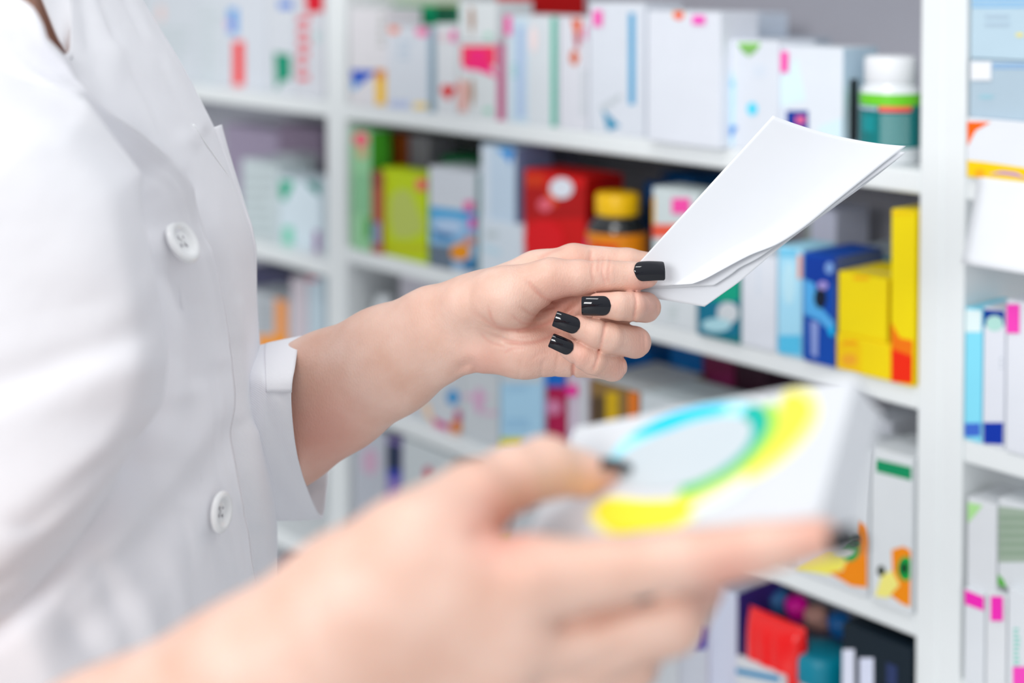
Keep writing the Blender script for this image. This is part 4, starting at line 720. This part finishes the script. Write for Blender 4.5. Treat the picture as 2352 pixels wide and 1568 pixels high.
# ---------------------------------------------------------------- carton in the near hand
def rotv(r):
    r = np.array(r, float); t = np.linalg.norm(r); k = r/t; K = np.array([[0, -k[2], k[1]], [k[2], 0, -k[0]], [-k[1], k[0], 0]]); return np.eye(3)+math.sin(t)*K+(1-math.cos(t))*K@K
Rm = rotv(q_['r']); wq, hq, tq = q_['w'], q_['h'], q_['t']
V, F = box_mb(-wq/2, wq/2, 0, tq, -hq/2, hq/2, .0012); V = list(V); F = list(F); MI = [0]*len(F)
def onface(px, py):                      # pixel -> the carton's front face
    rx, rz = ray(px, py); dirv = Rm.T@np.array([rx, 1, rz]); c = Rm.T@np.array(q_['c']); t = c[1]/dirv[1]; p = dirv*t-c; return p[0], p[2]
hm = [mat('e2e5ea', .45, .3)]
held = empty('medicine_carton', np.array(q_['c'])+[0, 0, CAMZ]); tag(held, 'white medicine carton with pale blue oval and green-yellow swoosh, held in the near hand', 'medicine box')
held.rotation_mode = 'QUATERNION'
from mathutils import Matrix as Mx
held.rotation_quaternion = Mx([list(r) for r in Rm]).to_quaternion()
cv, cf_ = box_mb(-wq/2+.004, wq/2-.004, tq, tq+.0004, -hq/2+.012, -hq/2+.0125, .0001)
v2, f2_ = box_mb(wq/2, wq/2+.0003, .0012, tq-.0012, hq/2-.010, hq/2-.0096, .0001); meshobj('end_flap', v2, f2_, mat('d5d8de', .5), held)
CV, CF, CM, CC = list(V), list(F), [0]*len(F), ['d9dce1']
def blob(pts, y, c, n=60):               # one printed shape on the front, kept in the carton's own mesh
    p = np.array([onface(*q) for q in pts]); k = len(p); q = np.vstack([p[-1], p, p[0], p[1]]); out = []
    for t in np.linspace(0, k, n, endpoint=False):
        i = int(t); s = t-i; a, b, c_, d = q[i:i+4]; out.append(.5*((2*b)+(c_-a)*s+(2*a-5*b+4*c_-d)*s*s+(3*b-a-3*c_+d)*s**3))
    out = [(min(max(a, -wq/2+.0015), wq/2-.0015), min(max(b, -hq/2+.0015), hq/2-.0015)) for a, b in out]
    bm = bmesh.new(); vs_ = [bm.verts.new((a, -y, b)) for a, b in out]; bm.faces.new(vs_); bmesh.ops.triangulate(bm, faces=bm.faces[:]); bm.verts.index_update()
    if c not in CC: CC.append(c)
    o = len(CV); CV.extend(tuple(v.co) for v in bm.verts)
    for f in bm.faces: CF.append(tuple(v.index+o for v in f.verts)); CM.append(CC.index(c))
    bm.free()
import bmesh
YEL, GRN, TEAL, CYN = 'f2e83c', '3cb46a', '00a89c', '16bfe6'
blob([(1350, 1185), (1400, 1230), (1500, 1235), (1580, 1200), (1640, 1150), (1700, 1120), (1790, 1070), (1862, 1000), (1885, 940), (1860, 895), (1800, 900), (1790, 950), (1780, 1000), (1720, 1070), (1620, 1130), (1500, 1150), (1400, 1140)], .00016, 'e4df9c')
blob([(1370, 1180), (1410, 1222), (1500, 1225), (1570, 1195), (1620, 1150), (1560, 1148), (1450, 1150), (1390, 1150)], .00020, 'dcd352')
blob([(1730, 1085), (1790, 1045), (1845, 985), (1862, 935), (1830, 905), (1800, 920), (1790, 975), (1755, 1040), (1715, 1075)], .00020, 'd8d05a')
blob([(1560, 1148), (1640, 1118), (1716, 1072), (1775, 1015), (1796, 965), (1772, 925), (1745, 960), (1738, 1010), (1700, 1055), (1640, 1095), (1560, 1130)], .00024, 'a8d05a')
blob([(1575, 1134), (1650, 1102), (1712, 1057), (1758, 1000), (1766, 955), (1740, 930), (1722, 965), (1720, 1005), (1690, 1046), (1640, 1082), (1570, 1118)], .00028, GRN)
blob([(1650, 1092), (1715, 1044), (1755, 990), (1756, 950), (1728, 930), (1706, 955), (1712, 1000), (1686, 1042)], .00032, TEAL)
blob([(1400, 1055), (1440, 1005), (1520, 960), (1620, 930), (1700, 925), (1730, 940), (1690, 965), (1620, 975), (1530, 1000), (1450, 1040)], .00030, 'a4dcec')
blob([(1450, 1005), (1515, 962), (1600, 936), (1668, 932), (1655, 952), (1590, 968), (1520, 994)], .00034, CYN)
blob([(1410, 1100), (1425, 1050), (1490, 1010), (1580, 975), (1660, 958), (1715, 965), (1728, 1000), (1695, 1050), (1620, 1100), (1530, 1125), (1450, 1120)], .00038, 'cad4da')
blob([(1600, 1180), (1680, 1150), (1720, 1110), (1700, 1105), (1640, 1140), (1590, 1165)], .00036, 'e6f2ea')
meshobj('carton', CV, CF, [mat(c, .45, .3) for c in CC], held, False, CM)

# ---------------------------------------------------------------- light
EXPO = 0.06
w = bpy.data.worlds.new('world'); bpy.context.scene.world = w; w.use_nodes = True
bg = w.node_tree.nodes['Background']; bg.inputs[0].default_value = (.93, .965, 1, 1)
wn = w.node_tree; g = wn.nodes.new('ShaderNodeTexCoord'); sx = wn.nodes.new('ShaderNodeSeparateXYZ'); mr = wn.nodes.new('ShaderNodeMapRange')
mr.inputs[1].default_value = -.1; mr.inputs[2].default_value = .8; mr.inputs[3].default_value = 0.5; mr.inputs[4].default_value = 0.72
wn.links.new(g.outputs['Generated'], sx.inputs[0]); wn.links.new(sx.outputs[2], mr.inputs[0]); wn.links.new(mr.outputs[0], bg.inputs[1])
def area(name, loc, target, sx, sy, power, col=(1, 1, 1)):
    if power <= 0: return
    l = bpy.data.lights.new(name, 'AREA'); l.shape = 'RECTANGLE'; l.size = sx; l.size_y = sy; l.energy = power; l.color = col
    o = bpy.data.objects.new(name, l); C.objects.link(o); o.location = loc
    o.rotation_euler = (Vector(target)-Vector(loc)).to_track_quat('-Z', 'Y').to_euler(); return o
area('window_light_left', (-2.2, -1.1, 1.9), (0, 1.0, 1.1), 1.3, 1.3, 0, (1, .99, .97))
area('window_behind_camera', (-2.2, -3.9, 2.7), (.0, 1.1, 1.1), 1.8, 1.5, 150, (1, .995, .985))
area('ceiling_lamp_above', (-.25, .25, 2.65), (-.1, .7, 1.0), .7, .3, 8, (1, .99, .97))
area('window_light_side', (-2.5, .25, 1.75), (0, 1.1, 1.15), 1.3, 1.3, 0, (1, .99, .97))
vs = bpy.context.scene.view_settings; vs.view_transform = 'Standard'; vs.look = 'None'; vs.gamma = 1; vs.exposure = EXPO; vs.use_curve_mapping = False
# turn the whole place so that the shelf fronts run along the world x axis
from mathutils import Matrix
bpy.context.view_layer.update()
RZ = Matrix.Rotation(-ANG, 4, 'Z')
for o in list(C.objects):
    if o.parent is None: o.matrix_world = RZ @ o.matrix_world
